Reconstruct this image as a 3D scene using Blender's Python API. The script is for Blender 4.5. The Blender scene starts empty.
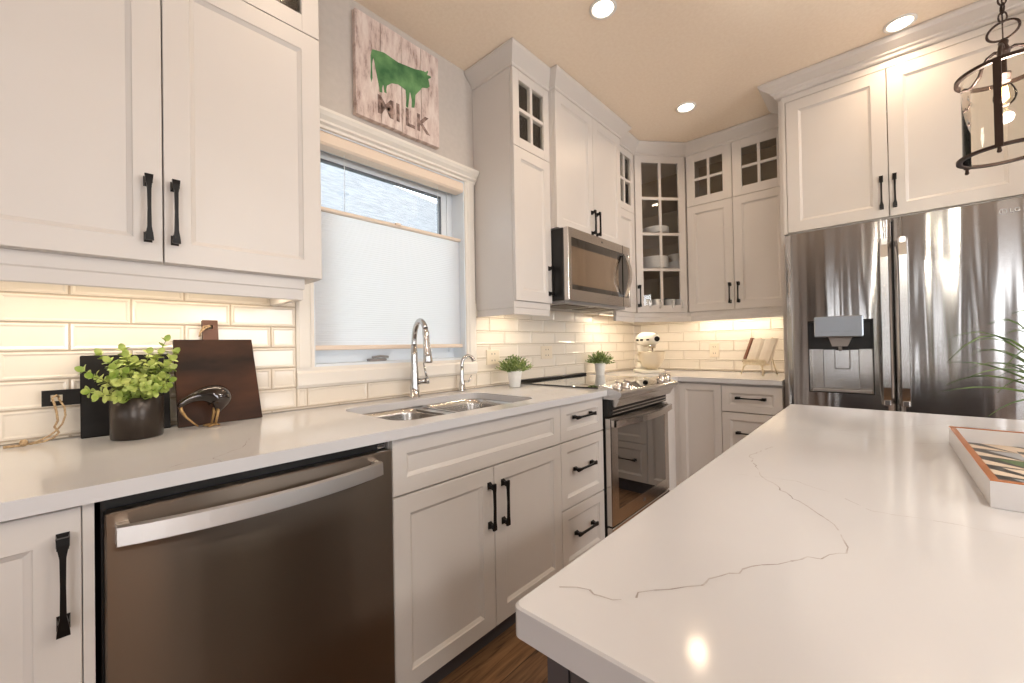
import bpy, bmesh, math, random
from mathutils import Vector, Matrix
R = math.radians
PI = math.pi
SC = bpy.context.scene
COL = SC.collection

# ------------------------------------------------------------------ camera
YAW, PITCH, ROLL, FPX = 0.7381, 0.0094, -0.0180, 406.245
_F = Vector((math.cos(YAW)*math.cos(PITCH), math.sin(YAW)*math.cos(PITCH), math.sin(PITCH)))
_R = Vector((math.sin(YAW), -math.cos(YAW), 0)); _U = _R.cross(_F)
_R2 = _R*math.cos(ROLL)+_U*math.sin(ROLL); _U2 = -_R*math.sin(ROLL)+_U*math.cos(ROLL)
cd = bpy.data.cameras.new('camera'); cam = bpy.data.objects.new('camera', cd); COL.objects.link(cam)
cd.sensor_fit = 'HORIZONTAL'; cd.sensor_width = 36; cd.lens = 36*FPX/1024; cd.clip_start = .02; cd.clip_end = 200
m = Matrix((_R2, _U2, -_F)).transposed().to_4x4(); m.translation = Vector((0.0189, -1.7068, 1.1527))
cam.matrix_world = m
SC.camera = cam

# ------------------------------------------------------------------ world, light, exposure
W = bpy.data.worlds.new('world'); SC.world = W; W.use_nodes = True
bg = W.node_tree.nodes['Background']; bg.inputs[0].default_value = (.80, .90, 1, 1); bg.inputs[1].default_value = 3.9
SC.view_settings.view_transform = 'Standard'; SC.view_settings.look = 'None'
SC.view_settings.exposure = 0.12; SC.view_settings.gamma = 1
SC.view_settings.use_curve_mapping = False
SPOT_W = 1.8; UNDER_W = 0.44; PEND_W = 12.0; DAY_FILL_W = 18.0; FLUSH_FILL_W = 26.0
WARM = (1, .74, .50); UWARM = (1, .85, .65); DAY_FILLC = (1, .97, .95)

XB = 3.58; ZC = 2.701; XR = -6.5; YR = -6.0
# ------------------------------------------------------------------ materials
def lin(c):
    return tuple((v/255/12.92 if v/255 <= .04045 else ((v/255+.055)/1.055)**2.4) for v in c)+(1,)
def mat(name, col, rough=.5, metal=0, **k):
    mt = bpy.data.materials.new(name); mt.use_nodes = True
    b = mt.node_tree.nodes['Principled BSDF']
    b.inputs['Base Color'].default_value = lin(col) if max(col) > 1.01 else tuple(col)+(1,)
    b.inputs['Roughness'].default_value = rough; b.inputs['Metallic'].default_value = metal
    for a, v in k.items(): b.inputs[a.replace('_', ' ')].default_value = v
    return mt
def N(mt, t, **k):
    n = mt.node_tree.nodes.new(t)
    for a, v in k.items():
        if a.startswith('i_'): n.inputs[a[2:].replace('_', ' ')].default_value = v
        else: setattr(n, a, v)
    return n
def L(mt, a, ai, b, bi): mt.node_tree.links.new(a.outputs[ai], b.inputs[bi])
def BS(mt): return mt.node_tree.nodes['Principled BSDF']
def coords(mt, scale=(1, 1, 1), kind='Object'):
    t = N(mt, 'ShaderNodeTexCoord'); mp = N(mt, 'ShaderNodeMapping'); L(mt, t, kind, mp, 'Vector'); mp.inputs['Scale'].default_value = scale
    return mp
def ramp(mt, src, so, stops):
    r = N(mt, 'ShaderNodeValToRGB'); L(mt, src, so, r, 'Fac'); e = r.color_ramp.elements
    for i, (p, c) in enumerate(stops):
        x = e[i] if i < 2 else e.new(p)
        x.position = p; x.color = lin(c)
    return r
def noisy(name, c1, c2, scale, rough=.5, bump=0, sc3=(1, 1, 1), lo=.35, hi=.65, metal=0, detail=4, **k):
    mt = mat(name, c1, rough, metal, **k); mp = coords(mt, sc3)
    n = N(mt, 'ShaderNodeTexNoise'); n.inputs['Scale'].default_value = scale; n.inputs['Detail'].default_value = detail
    L(mt, mp, 0, n, 'Vector'); r = ramp(mt, n, 'Fac', [(lo, c1), (hi, c2)]); L(mt, r, 0, BS(mt), 'Base Color')
    if bump:
        b = N(mt, 'ShaderNodeBump'); b.inputs['Strength'].default_value = bump; b.inputs['Distance'].default_value = .002
        L(mt, n, 'Fac', b, 'Height'); L(mt, b, 0, BS(mt), 'Normal')
    return mt
M = {}
M['cab'] = noisy('cabinet_paint', (214, 208, 203), (217, 211, 206), 3, .38)
M['cab_in'] = mat('cabinet_inside', (158, 138, 110), .6)
M['trim'] = noisy('trim_paint', (232, 226, 217), (235, 229, 221), 3, .4)
M['wall'] = noisy('wall_paint', (198, 190, 183), (202, 194, 187), 40, .8, .05)
M['ceiling'] = noisy('ceiling_texture', (246, 230, 210), (250, 235, 216), 60, .9, .5, detail=6)
M['black'] = mat('black_metal', (22, 20, 20), .38, .6)
M['blackp'] = mat('black_plastic', (12, 12, 13), .4)
M['bronze'] = mat('dark_bronze', (58, 44, 38), .42, .7); M['rubber'] = mat('dark_gap', (10, 10, 10), .8)
M['chrome'] = mat('chrome', (.56, .55, .54), .07, 1)
M['nickel'] = mat('brushed_nickel', (.62, .59, .56), .24, 1)
M['white'] = mat('white_ceramic', (236, 234, 230), .3)
M['vinyl'] = mat('white_vinyl', (226, 232, 238), .35)
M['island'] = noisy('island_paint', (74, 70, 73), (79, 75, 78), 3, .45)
M['plate'] = mat('outlet_plastic', (228, 214, 192), .4)
M['slot'] = mat('outlet_slot', (90, 78, 66), .5)
def steel(name, col, rough, wav, an=.85):
    mt = mat(name, col, rough, 1, Anisotropic=an)
    t = N(mt, 'ShaderNodeVectorTransform'); t.vector_type = 'VECTOR'; t.convert_from = 'OBJECT'; t.convert_to = 'WORLD'; t.inputs[0].default_value = (0, 0, 1); L(mt, t, 0, BS(mt), 'Tangent')
    mp = coords(mt, (1, 1, 160)); n = N(mt, 'ShaderNodeTexNoise'); n.inputs['Scale'].default_value = 3; n.inputs['Detail'].default_value = 3
    L(mt, mp, 0, n, 'Vector')
    mp2 = coords(mt, (9, 9, .55)); n2 = N(mt, 'ShaderNodeTexNoise'); n2.inputs['Scale'].default_value = 1; n2.inputs['Detail'].default_value = 1.5
    L(mt, mp2, 0, n2, 'Vector')
    b1 = N(mt, 'ShaderNodeBump'); b1.inputs['Strength'].default_value = .04; b1.inputs['Distance'].default_value = .001; L(mt, n, 'Fac', b1, 'Height')
    b2 = N(mt, 'ShaderNodeBump'); b2.inputs['Strength'].default_value = 1; b2.inputs['Distance'].default_value = wav; L(mt, n2, 'Fac', b2, 'Height')
    L(mt, b1, 0, b2, 'Normal'); L(mt, b2, 0, BS(mt), 'Normal')
    return mt
M['steel'] = steel('stainless_steel', (.44, .425, .415), .15, .008)
M['steel_dw'] = steel('dark_stainless_steel', (.27, .22, .178), .28, .0012, .97)
M['steel_flat'] = mat('satin_steel', (.66, .65, .64), .25, 1)
M['handle_steel'] = mat('handle_steel', (.74, .72, .70), .42, 1); M['sinksteel'] = mat('sink_steel', (.50, .48, .46), .22, 1)
# glass built without heavy refraction: mostly clear with a mirror coat
def glass(name, tint=(1, 1, 1, 1), gl=.12, rough=.02):
    mt = bpy.data.materials.new(name); mt.use_nodes = True; nt = mt.node_tree; nt.nodes.clear()
    o = nt.nodes.new('ShaderNodeOutputMaterial'); mx = nt.nodes.new('ShaderNodeMixShader'); tr = nt.nodes.new('ShaderNodeBsdfTransparent')
    g = nt.nodes.new('ShaderNodeBsdfGlossy'); fr = nt.nodes.new('ShaderNodeFresnel'); fr.inputs[0].default_value = 1.0+gl*4
    tr.inputs[0].default_value = tint; g.inputs['Roughness'].default_value = rough; g.inputs['Color'].default_value = (1, 1, 1, 1)
    nt.links.new(fr.outputs[0], mx.inputs[0]); nt.links.new(tr.outputs[0], mx.inputs[1]); nt.links.new(g.outputs[0], mx.inputs[2]); nt.links.new(mx.outputs[0], o.inputs[0])
    return mt
M['glass'] = glass('clear_glass'); M['seeded'] = glass('seeded_glass', (.86, .84, .80, 1), .14, .06); M['lampglass'] = glass('lantern_glass', (.93, .91, .86, 1), .06)
M['blackglass'] = mat('black_glass', (14, 13, 13), .04, 0, Specular_IOR_Level=.9, Coat_Weight=1.0)
M['ovenglass'] = mat('oven_glass', (22, 20, 20), .03, .0, Specular_IOR_Level=1.0, Coat_Weight=1.0, IOR=2.0)
M['mwglass'] = mat('microwave_glass', (150, 128, 104), .10, .6, Specular_IOR_Level=1.0, Coat_Weight=1.0, IOR=2.0)
def emit(name, col, s):
    mt = bpy.data.materials.new(name); mt.use_nodes = True; nt = mt.node_tree; nt.nodes.clear()
    o = nt.nodes.new('ShaderNodeOutputMaterial'); e = nt.nodes.new('ShaderNodeEmission'); e.inputs[0].default_value = col+(1,); e.inputs[1].default_value = s
    nt.links.new(e.outputs[0], o.inputs[0]); return mt
M['lens'] = emit('lamp_lens', (1, .86, .68), 9); M['diffuser'] = emit('fill_light_diffuser', (1, .94, .88), 2.0); M['strip'] = emit('strip_lens', (1, .78, .52), 3); M['filament'] = emit('filament', (1, .62, .25), 60)
# quartz
q = mat('white_quartz', (236, 230, 226), .11); mp = coords(q, (1, 1, 1)); n = N(q, 'ShaderNodeTexNoise'); n.inputs['Scale'].default_value = 2.2; n.inputs['Detail'].default_value = 7
L(q, mp, 0, n, 'Vector'); r = ramp(q, n, 'Fac', [(.3, (207, 206, 208)), (.7, (213, 212, 214))]); L(q, r, 0, BS(q), 'Base Color'); M['quartz'] = q
M['vein'] = noisy('quartz_vein', (158, 150, 146), (202, 198, 197), 30, .2)
# tile
M['tile'] = mat('glazed_tile', (232, 222, 208), .12)
M['grout'] = mat('grout', (196, 180, 160), .9)
# floor
f = mat('wood_floor', (110, 80, 55), .38); mp = coords(f, (1, 1, 1)); br = N(f, 'ShaderNodeTexBrick')
br.offset = .37; br.inputs['Scale'].default_value = 1; br.inputs['Brick Width'].default_value = 1.25; br.inputs['Row Height'].default_value = .18; br.inputs['Mortar Size'].default_value = .0016
br.inputs['Color1'].default_value = lin((196, 160, 124)); br.inputs['Color2'].default_value = lin((136, 108, 82)); br.inputs['Mortar'].default_value = lin((45, 34, 26))
L(f, mp, 0, br, 'Vector')
mp2 = coords(f, (1.2, 14, 1)); nz = N(f, 'ShaderNodeTexNoise'); nz.inputs['Scale'].default_value = 3; nz.inputs['Detail'].default_value = 8; nz.inputs['Distortion'].default_value = 1.6; L(f, mp2, 0, nz, 'Vector')
rr = ramp(f, nz, 'Fac', [(.32, (88, 72, 62)), (.5, (215, 200, 186)), (.7, (255, 246, 232))])
mx = N(f, 'ShaderNodeMix'); mx.data_type = 'RGBA'; mx.blend_type = 'MULTIPLY'; mx.inputs[0].default_value = .9
f.node_tree.links.new(br.outputs['Color'], mx.inputs[6]); f.node_tree.links.new(rr.outputs[0], mx.inputs[7]); f.node_tree.links.new(mx.outputs[2], BS(f).inputs['Base Color']); M['floor'] = f
# wood boards
M['board_black'] = noisy('black_board_wood', (15, 12, 11), (24, 20, 18), 4, .6, .2, (1, 1, 8), Specular_IOR_Level=.25)
M['board_brown'] = noisy('brown_board_wood', (34, 22, 15), (82, 50, 32), 3, .55, .15, (1, 1, 2.5), Specular_IOR_Level=.2)
M['board_handle'] = noisy('brown_board_handle', (84, 50, 34), (110, 68, 46), 6, .5)
M['twine'] = noisy('twine', (150, 122, 90), (196, 168, 130), 200, .9)
M['planter'] = mat('dark_planter', (62, 54, 48), .28, .55, Anisotropic=.4)
M['soil'] = noisy('soil', (50, 38, 28), (80, 62, 44), 80, .95)
def leafmat(name, a, b, c, sc=30):
    mt = noisy(name, a, b, sc, .45); t = BS(mt); t.inputs['Subsurface Weight'].default_value = 0
    return mt
M['leaf_euc'] = leafmat('pale_leaf', (140, 165, 70), (196, 205, 120), 0, 25); M['leaf_box'] = leafmat('boxwood_leaf', (78, 108, 50), (168, 182, 112), 0, 60)
M['leaf_grass'] = leafmat('grass_blade', (44, 72, 34), (104, 128, 62), 0, 20); M['stem'] = mat('stem', (96, 104, 52), .6)
M['ceramic'] = noisy('dark_glazed_ceramic', (26, 20, 18), (66, 50, 42), 14, .08, metal=.5, Coat_Weight=1.0)
M['bird_leg'] = mat('gold_leg', (186, 150, 100), .35, .6)
M['cream'] = mat('cream_enamel', (245, 240, 228), .22); M['bowl'] = mat('mixing_bowl_steel', (.84, .76, .62), .3, 1)
M['stand'] = noisy('cream_scrollwork', (232, 218, 190), (214, 196, 164), 40, .55)
M['page'] = noisy('book_page', (240, 230, 214), (228, 214, 196), 8, .7); M['cover'] = mat('brown_book_cover', (128, 74, 46), .5)
M['blindrail'] = mat('blind_rail', (234, 216, 198), .45)
# cellular shade fabric: lets daylight through
bl = bpy.data.materials.new('shade_fabric'); bl.use_nodes = True; nt = bl.node_tree; nt.nodes.clear()
o_ = nt.nodes.new('ShaderNodeOutputMaterial'); a_ = nt.nodes.new('ShaderNodeAddShader'); d_ = nt.nodes.new('ShaderNodeBsdfDiffuse'); t_ = nt.nodes.new('ShaderNodeBsdfTranslucent')
d_.inputs[0].default_value = (.36, .36, .37, 1); t_.inputs[0].default_value = (.58, .58, .58, 1)
nt.links.new(d_.outputs[0], a_.inputs[0]); nt.links.new(t_.outputs[0], a_.inputs[1]); nt.links.new(a_.outputs[0], o_.inputs[0]); M['shade'] = bl
# picture
pm = mat('distressed_board', (214, 196, 186), .7); mp = coords(pm, (6, 1, 1.6)); n = N(pm, 'ShaderNodeTexNoise'); n.inputs['Scale'].default_value = 5; n.inputs['Detail'].default_value = 9; n.inputs['Roughness'].default_value = .7
L(pm, mp, 0, n, 'Vector'); r = ramp(pm, n, 'Fac', [(.33, (150, 122, 112)), (.46, (212, 192, 184)), (.62, (232, 218, 210))]); L(pm, r, 0, BS(pm), 'Base Color'); M['picture'] = pm
M['cow'] = noisy('green_paint', (58, 110, 66), (112, 160, 104), 14, .6, detail=6); M['ink'] = noisy('faded_ink', (96, 76, 70), (168, 142, 132), 40, .7)
M['shingle'] = noisy('roof_shingle', (118, 119, 120), (142, 143, 143), 6, .9, sc3=(1, 1, 5)); M['siding'] = mat('siding', (200, 196, 190), .8)
M['grass_g'] = noisy('lawn', (92, 108, 70), (120, 132, 90), 4, .95)
M['traygold'] = mat('copper_rim', (196, 120, 66), .3, .7); M['traywhite'] = mat('tray_white', (228, 226, 226), .2)
M['tray_grey'] = mat('tray_grey', (150, 154, 160), .3); M['tray_black'] = mat('tray_black', (24, 20, 20), .3)
M['tray_beige'] = mat('tray_beige', (206, 188, 168), .4); M['tray_green'] = mat('tray_green', (74, 100, 56), .4)
M['display'] = mat('display_panel', (150, 156, 164), .2, .4); M['greyp'] = mat('grey_plastic', (150, 146, 144), .4)
M['curtain'] = noisy('curtain', (128, 112, 98), (150, 132, 116), 4, .9); M['dark_wood'] = noisy('dark_furniture_wood', (56, 42, 34), (74, 56, 44), 4, .5, sc3=(1, 1, 6))
M['print'] = mat('grey_print', (96, 100, 106), .5); M['mug'] = mat('white_mug', (232, 230, 226), .2); M['tealprint'] = mat('dark_mug_print', (60, 70, 74), .4)

# ------------------------------------------------------------------ mesh builder
class MB:
    def __init__(s): s.v = []; s.f = []; s.mi = []; s.sm = []; s.cur = 0
    def add(s, vs, fs, smooth=False, mi=None):
        b = len(s.v); s.v += [tuple(p) for p in vs]
        for f in fs: s.f.append([b+i for i in f]); s.mi.append(s.cur if mi is None else mi); s.sm.append(smooth)
        return s
    def box(s, x0, x1, y0, y1, z0, z1, mi=None, bev=0):
        if bev: return s.cbox(x0, x1, y0, y1, z0, z1, bev, mi)
        vs = [(x, y, z) for x in (x0, x1) for y in (y0, y1) for z in (z0, z1)]
        return s.add(vs, [(0, 1, 3, 2), (4, 6, 7, 5), (0, 4, 5, 1), (2, 3, 7, 6), (0, 2, 6, 4), (1, 5, 7, 3)], mi=mi)
    def cbox(s, x0, x1, y0, y1, z0, z1, b, mi=None):
        r = []
        for z, i in ((z0, b), (z0+b, 0), (z1-b, 0), (z1, b)):
            xa, xb, ya, yb = x0+i, x1-i, y0+i, y1-i
            r.append([(xa+b, ya, z), (xb-b, ya, z), (xb, ya+b, z), (xb, yb-b, z), (xb-b, yb, z), (xa+b, yb, z), (xa, yb-b, z), (xa, ya+b, z)])
        return s.loft(r, mi=mi)
    def loft(s, rings, smooth=False, caps=True, close=True, mi=None):
        n = len(rings[0]); vs = [p for r in rings for p in r]; fs = []
        for k in range(len(rings)-1):
            for i in range(n if close else n-1):
                j = (i+1) % n; fs.append((k*n+i, k*n+j, (k+1)*n+j, (k+1)*n+i))
        s.add(vs, fs, smooth, mi)
        if caps and n > 2:
            b = len(s.v)-len(vs)
            for f in (list(range(n))[::-1], [len(vs)-n+i for i in range(n)]):
                s.f.append([b+i for i in f]); s.mi.append(s.cur if mi is None else mi); s.sm.append(False)
        return s
    def lathe(s, prof, c=(0, 0, 0), n=32, axis='z', smooth=True, caps=True, mi=None, sx=1, sy=1):
        rings = []
        for r, h in prof:
            ring = []
            for i in range(n):
                a = 2*PI*i/n; p, q_ = r*math.cos(a)*sx, r*math.sin(a)*sy
                v = {'z': (p, q_, h), 'y': (p, h, q_), 'x': (h, p, q_)}[axis]
                ring.append((c[0]+v[0], c[1]+v[1], c[2]+v[2]))
            rings.append(ring)
        return s.loft(rings, smooth, caps, mi=mi)
    def tube(s, pts, rad, n=10, smooth=True, caps=True, mi=None):
        pts = [Vector(p) for p in pts]; k = len(pts); rad = rad if isinstance(rad, (list, tuple)) else [rad]*k
        rings = []; prev = None
        for i, p in enumerate(pts):
            d = (pts[min(i+1, k-1)]-pts[max(i-1, 0)]).normalized()
            u = (prev-d*prev.dot(d)) if prev is not None else d.orthogonal()
            if u.length < 1e-6: u = d.orthogonal()
            u.normalize(); prev = u; w = d.cross(u)
            rings.append([p+(u*math.cos(2*PI*j/n)+w*math.sin(2*PI*j/n))*rad[i] for j in range(n)])
        return s.loft(rings, smooth, caps, mi=mi)
    def extrude(s, prof, axis, a, b, mi=None, smooth=False):
        def P(u, v, t): return {'x': (t, u, v), 'y': (u, t, v), 'z': (u, v, t)}[axis]
        return s.loft([[P(u, v, a) for u, v in prof], [P(u, v, b) for u, v in prof]], smooth, mi=mi)
    def sweep(s, path, prof, closed=False, mi=None):
        """profile (out, z) swept along a plan path, mitred; outward is to the right of travel"""
        k = len(path); rings = []
        P2 = [Vector(p) for p in path]
        for i in range(k):
            d1 = (P2[i]-P2[i-1]).normalized() if i > 0 else None; d2 = (P2[i+1]-P2[i]).normalized() if i < k-1 else None
            d1 = d1 or d2; d2 = d2 or d1
            n1 = Vector((d1.y, -d1.x)); n2 = Vector((d2.y, -d2.x)); b = (n1+n2).normalized(); sc = 1/max(b.dot(n1), .3)
            rings.append([(P2[i].x+b.x*o*sc, P2[i].y+b.y*o*sc, z) for o, z in prof])
        return s.loft(rings, mi=mi)
    def build(s, name, mats, parent=None, loc=None):
        me = bpy.data.meshes.new(name); me.from_pydata(s.v, [], s.f)
        for mm in (mats if isinstance(mats, (list, tuple)) else [mats]): me.materials.append(mm)
        me.polygons.foreach_set('material_index', s.mi); me.polygons.foreach_set('use_smooth', s.sm)
        bm = bmesh.new(); bm.from_mesh(me); bmesh.ops.recalc_face_normals(bm, faces=bm.faces); bm.to_mesh(me); bm.free()
        o = bpy.data.objects.new(name, me); COL.objects.link(o)
        if parent is not None: o.parent = parent
        if loc: o.location = loc
        return o
def thing(name, label, cat, loc=(0, 0, 0), rz=0, group=None):
    o = bpy.data.objects.new(name, None); COL.objects.link(o); o.empty_display_size = .05
    o.location = loc; o.rotation_euler = (0, 0, rz); o['label'] = label; o['category'] = cat
    if group: o['group'] = group
    return o
def tag(o, label, cat, group=None):
    o['label'] = label; o['category'] = cat
    if group: o['group'] = group
    return o
def struct(o): o['kind'] = 'structure'; return o
def copy_tree(o, loc, label, parent=None):
    c = o.copy(); COL.objects.link(c)
    if parent is None: c.location = loc; c['label'] = label
    else: c.parent = parent
    for ch in list(o.children): copy_tree(ch, None, None, c)
    return c

# ------------------------------------------------------------------ room shell
struct(MB().box(XR-.15, XB+.15, YR-.15, .16, -.1, 0).build('floor', M['floor']))
struct(MB().box(XR-.15, XB+.15, YR-.15, .16, ZC, ZC+.1).build('ceiling', M['ceiling']))
WX0, WX1, WZ0, WZ1 = .690, 1.520, 1.078, 2.072
w = MB(); w.box(XR, WX0, 0, .16, 0, ZC); w.box(WX1, XB, 0, .16, 0, ZC); w.box(WX0, WX1, 0, .16, 0, WZ0); w.box(WX0, WX1, 0, .16, WZ1, ZC)
struct(w.build('wall_left', M['wall']))
struct(MB().box(XB, XB+.15, YR, .16, 0, ZC).build('wall_back', M['wall']))
# unseen rear wall; its windows and door are added as bright bands for reflections
RW = [(-.95, -.62, .5, 2.3), (-1.85, -1.55, .5, 2.3), (-2.95, -2.55, .02, 2.2), (-3.75, -3.5, .5, 2.3), (-5.6, -4.5, .5, 2.3)]
def wall_with_holes(name, fixed, a0, a1, holes, axis):
    w = MB(); cur = a1
    def bx(p, q_, z0, z1):
        if axis == 'x': w.box(fixed-.15, fixed, p, q_, z0, z1)
        else: w.box(p, q_, fixed-.15, fixed, z0, z1)
    for h0, h1, z0, z1 in holes:
        bx(h1, cur, 0, ZC); bx(h0, h1, 0, z0); bx(h0, h1, z1, ZC); cur = h0
    bx(a0, cur, 0, ZC); return struct(w.build(name, M['wall']))
wall_with_holes('wall_rear', XR, YR, .0, [(h[0], h[1], h[2], h[3]) for h in RW], 'x')
RW2 = [(1.2, 2.9, .5, 2.25), (-2.9, -1.2, .5, 2.25)]  # unseen right-wall windows, added to let fill light in
wall_with_holes('wall_right', YR, XR, XB, RW2, 'y')
k = 2
for (h0, h1, z0, z1) in RW:
    t = MB(); xx = XR-.1; c = (h0+h1)/2
    for (a, b) in ((h0, h0+.06), (h1-.06, h1), (c-.03, c+.03)): t.box(xx, xx+.05, a, b, z0, z1)
    for (a, b) in ((z0, z0+.06), (z1-.06, z1)): t.box(xx, xx+.05, h0, h1, a, b)
    nm = 'door_1' if z0 < .1 else 'window_%d' % k; k += (z0 >= .1)
    o = struct(t.build(nm, M['trim'])); MB().box(xx+.02, xx+.026, h0, h1, z0, z1).build('glass_pane', M['glass'], o)
for (h0, h1, z0, z1) in RW2:
    t = MB(); yy = YR-.1; c = (h0+h1)/2
    for (a, b) in ((h0, h0+.06), (h1-.06, h1), (c-.03, c+.03)): t.box(a, b, yy, yy+.05, z0, z1)
    for (a, b) in ((z0, z0+.06), (z1-.06, z1)): t.box(h0, h1, yy, yy+.05, a, b)
    o = struct(t.build('window_%d' % k, M['trim'])); k += 1; MB().box(h0, h1, yy+.02, yy+.026, z0, z1).build('glass_pane', M['glass'], o)
def area(name, loc, rot, sx, sy, power, col, portal=False, parent=None, shape='RECTANGLE', spread=PI):
    d = bpy.data.lights.new(name, 'AREA'); d.shape = shape; d.size = sx
    if shape in ('RECTANGLE', 'ELLIPSE'): d.size_y = sy
    d.energy = power; d.color = col; d.spread = spread
    if portal: d.cycles.is_portal = True
    o = bpy.data.objects.new(name, d); COL.objects.link(o); o.location = loc; o.rotation_euler = rot
    if parent is not None: o.parent = parent
    return o
for (h0, h1, z0, z1) in RW: area('daylight_fill', (XR-.14, (h0+h1)/2, (z0+z1)/2), (0, -PI/2, 0), z1-z0, h1-h0, DAY_FILL_W*(h1-h0)*(z1-z0)*.8, DAY_FILLC)  # fill lamps added outside the unseen windows to stand in for daylight
for (h0, h1, z0, z1) in RW2: area('daylight_fill', ((h0+h1)/2, YR-.14, (z0+z1)/2), (PI/2, 0, 0), h1-h0, z1-z0, DAY_FILL_W*(h1-h0)*(z1-z0), DAY_FILLC)  # same added fill lamps at the right-wall openings

# ------------------------------------------------------------------ window over the sink
def window():
    # casing: two side boards, apron, head with stepped crown
    c = MB(); p = [(0, 0), (.012, 0), (.02, .010), (.02, .048), (.012, .056), (.012, .068), (0, .068)]
    c.loft([[(WX0-.062+v, -u, z) for u, v in p] for z in (1.0796, WZ1-.006)])
    c.loft([[(WX1+.062-v, -u, z) for u, v in p] for z in (1.0796, WZ1-.006)])
    c.loft([[(x, -u, .998+v*1.2) for u, v in p] for x in (WX0-.062, WX1+.062)])
    hp = [(0, WZ1-.006), (.018, WZ1-.006), (.018, WZ1+.006), (.03, WZ1+.012), (.03, WZ1+.022), (.044, WZ1+.036), (.052, WZ1+.05), (.052, WZ1+.062), (0, WZ1+.062)]
    c.loft([[(x, -u, z) for u, z in hp] for x in (WX0-.068, WX1+.068)])
    o = struct(c.build('window_1', M['trim']))
    j = MB(); t = .012; j.box(WX0, WX0+t, -.005, .15, WZ0, WZ1); j.box(WX1-t, WX1, -.005, .15, WZ0, WZ1); j.box(WX0+t, WX1-t, -.004, .149, WZ1-t, WZ1); j.box(WX0+t, WX1-t, -.008, .149, WZ0, WZ0+t)
    j.build('jamb', M['vinyl'], o)
    f = MB()
    for i, (ins, y0, y1) in enumerate(((.012, .095, .15), (.045, .105, .14))):
        a0, a1, b0, b1 = WX0+ins, WX1-ins, WZ0+ins, WZ1-ins; w_ = .034
        f.box(a0, a0+w_, y0, y1, b0, b1); f.box(a1-w_, a1, y0, y1, b0, b1); f.box(a0+w_, a1-w_, y0, y1, b0, b0+w_); f.box(a0+w_, a1-w_, y0, y1, b1-w_, b1)
    f.build('sash', M['vinyl'], o)
    g = MB(); ins = .078
    for a, b, cc, dd in ((WX0+ins, WX0+ins+.006, WZ0+ins, WZ1-ins), (WX1-ins-.006, WX1-ins, WZ0+ins, WZ1-ins), (WX0+ins+.006, WX1-ins-.006, WZ1-ins-.006, WZ1-ins)): g.box(a, b, .108, .136, cc, dd)
    g.build('gasket', M['print'], o)
    MB().box(WX0+.08, WX1-.08, .12, .124, WZ0+.08, WZ1-.08).build('glass_pane', M['glass'], o)
    cr = MB(); cr.cbox(.965, 1.055, .045, .075, WZ0+.012, WZ0+.024, .003); cr.tube([(.98, .05, WZ0+.03), (1.02, .045, WZ0+.034), (1.06, .045, WZ0+.03)], .006)
    cr.build('crank', M['greyp'], o)
window()
bl = thing('cellular_blind', 'white cellular blind half lowered over the window above the sink, with beige rails', 'blind', (1.105, .03, 1.1))
def loc_(mb, e, name, mt):  # mesh authored in world coordinates, moved under its thing
    inv = (Matrix.Translation(e.location) @ e.rotation_euler.to_matrix().to_4x4()).inverted()
    mb.v = [tuple(inv @ Vector(p)) for p in mb.v]; return mb.build(name, mt, e)
x0, x1 = WX0+.014, WX1-.014
s = MB(); n = 116; ring = []
for side in (1, -1):
    rows = []
    for i in range(n+1):
        z = 1.165+(1.736-1.165)*i/n; y = .03+side*(.0082 if i % 2 == 0 else .0073); rows.append([(x0, y, z), (x1, y, z)])
    if side == 1: s.loft(rows, caps=False, close=False)
loc_(s, bl, 'shade', M['shade'])
loc_(MB().cbox(x0, x1, .014, .046, 1.146, 1.166, .003), bl, 'bottom_rail', M['blindrail'])
t = MB().cbox(x0, x1, .016, .044, 1.735, 1.75, .003); t.cbox(1.09, 1.12, .008, .02, 1.742, 1.754, .002); loc_(t, bl, 'top_rail', M['blindrail'])
t = MB(); pr = [(.052, 2.003), (-.004, 2.003), (-.012, 2.012), (-.012, 2.05), (-.004, 2.058), (.052, 2.058)]
t.extrude(pr, 'x', x0, x1-.002); loc_(t, bl, 'headrail', M['blindrail'])
for x in (.85, 1.36): loc_(MB().tube([(x, .03, 1.745), (x, .03, 2.01)], .0012, 6), bl, 'cord', M['vinyl'])
# outside: neighbour's house and ground
hs = thing('neighbour_house', "neighbour's house with pale grey shingle roof seen through the window", 'house', (3.5, 3.2, 0))
t = MB().box(-3.2, 4.6, .6, 5, -1, 3.1); t.build('wall', M['siding'], hs)
t = MB(); t.loft([[(-4.2, 0, 2.6), (-4.2, 0, 2.70), (-3.6, 2.4, 4.95), (-3.6, 2.5, 4.85)], [(5.5, 0, 2.6), (5.5, 0, 2.70), (4.6, 2.4, 4.09), (4.6, 2.5, 3.99)]]); t.build('roof', M['shingle'], hs)
tag(MB().box(-9, 14, .2, 22, -1.2, -1.0).build('lawn', M['grass_g']), 'lawn outside the kitchen window below the neighbouring house', 'lawn')

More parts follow.
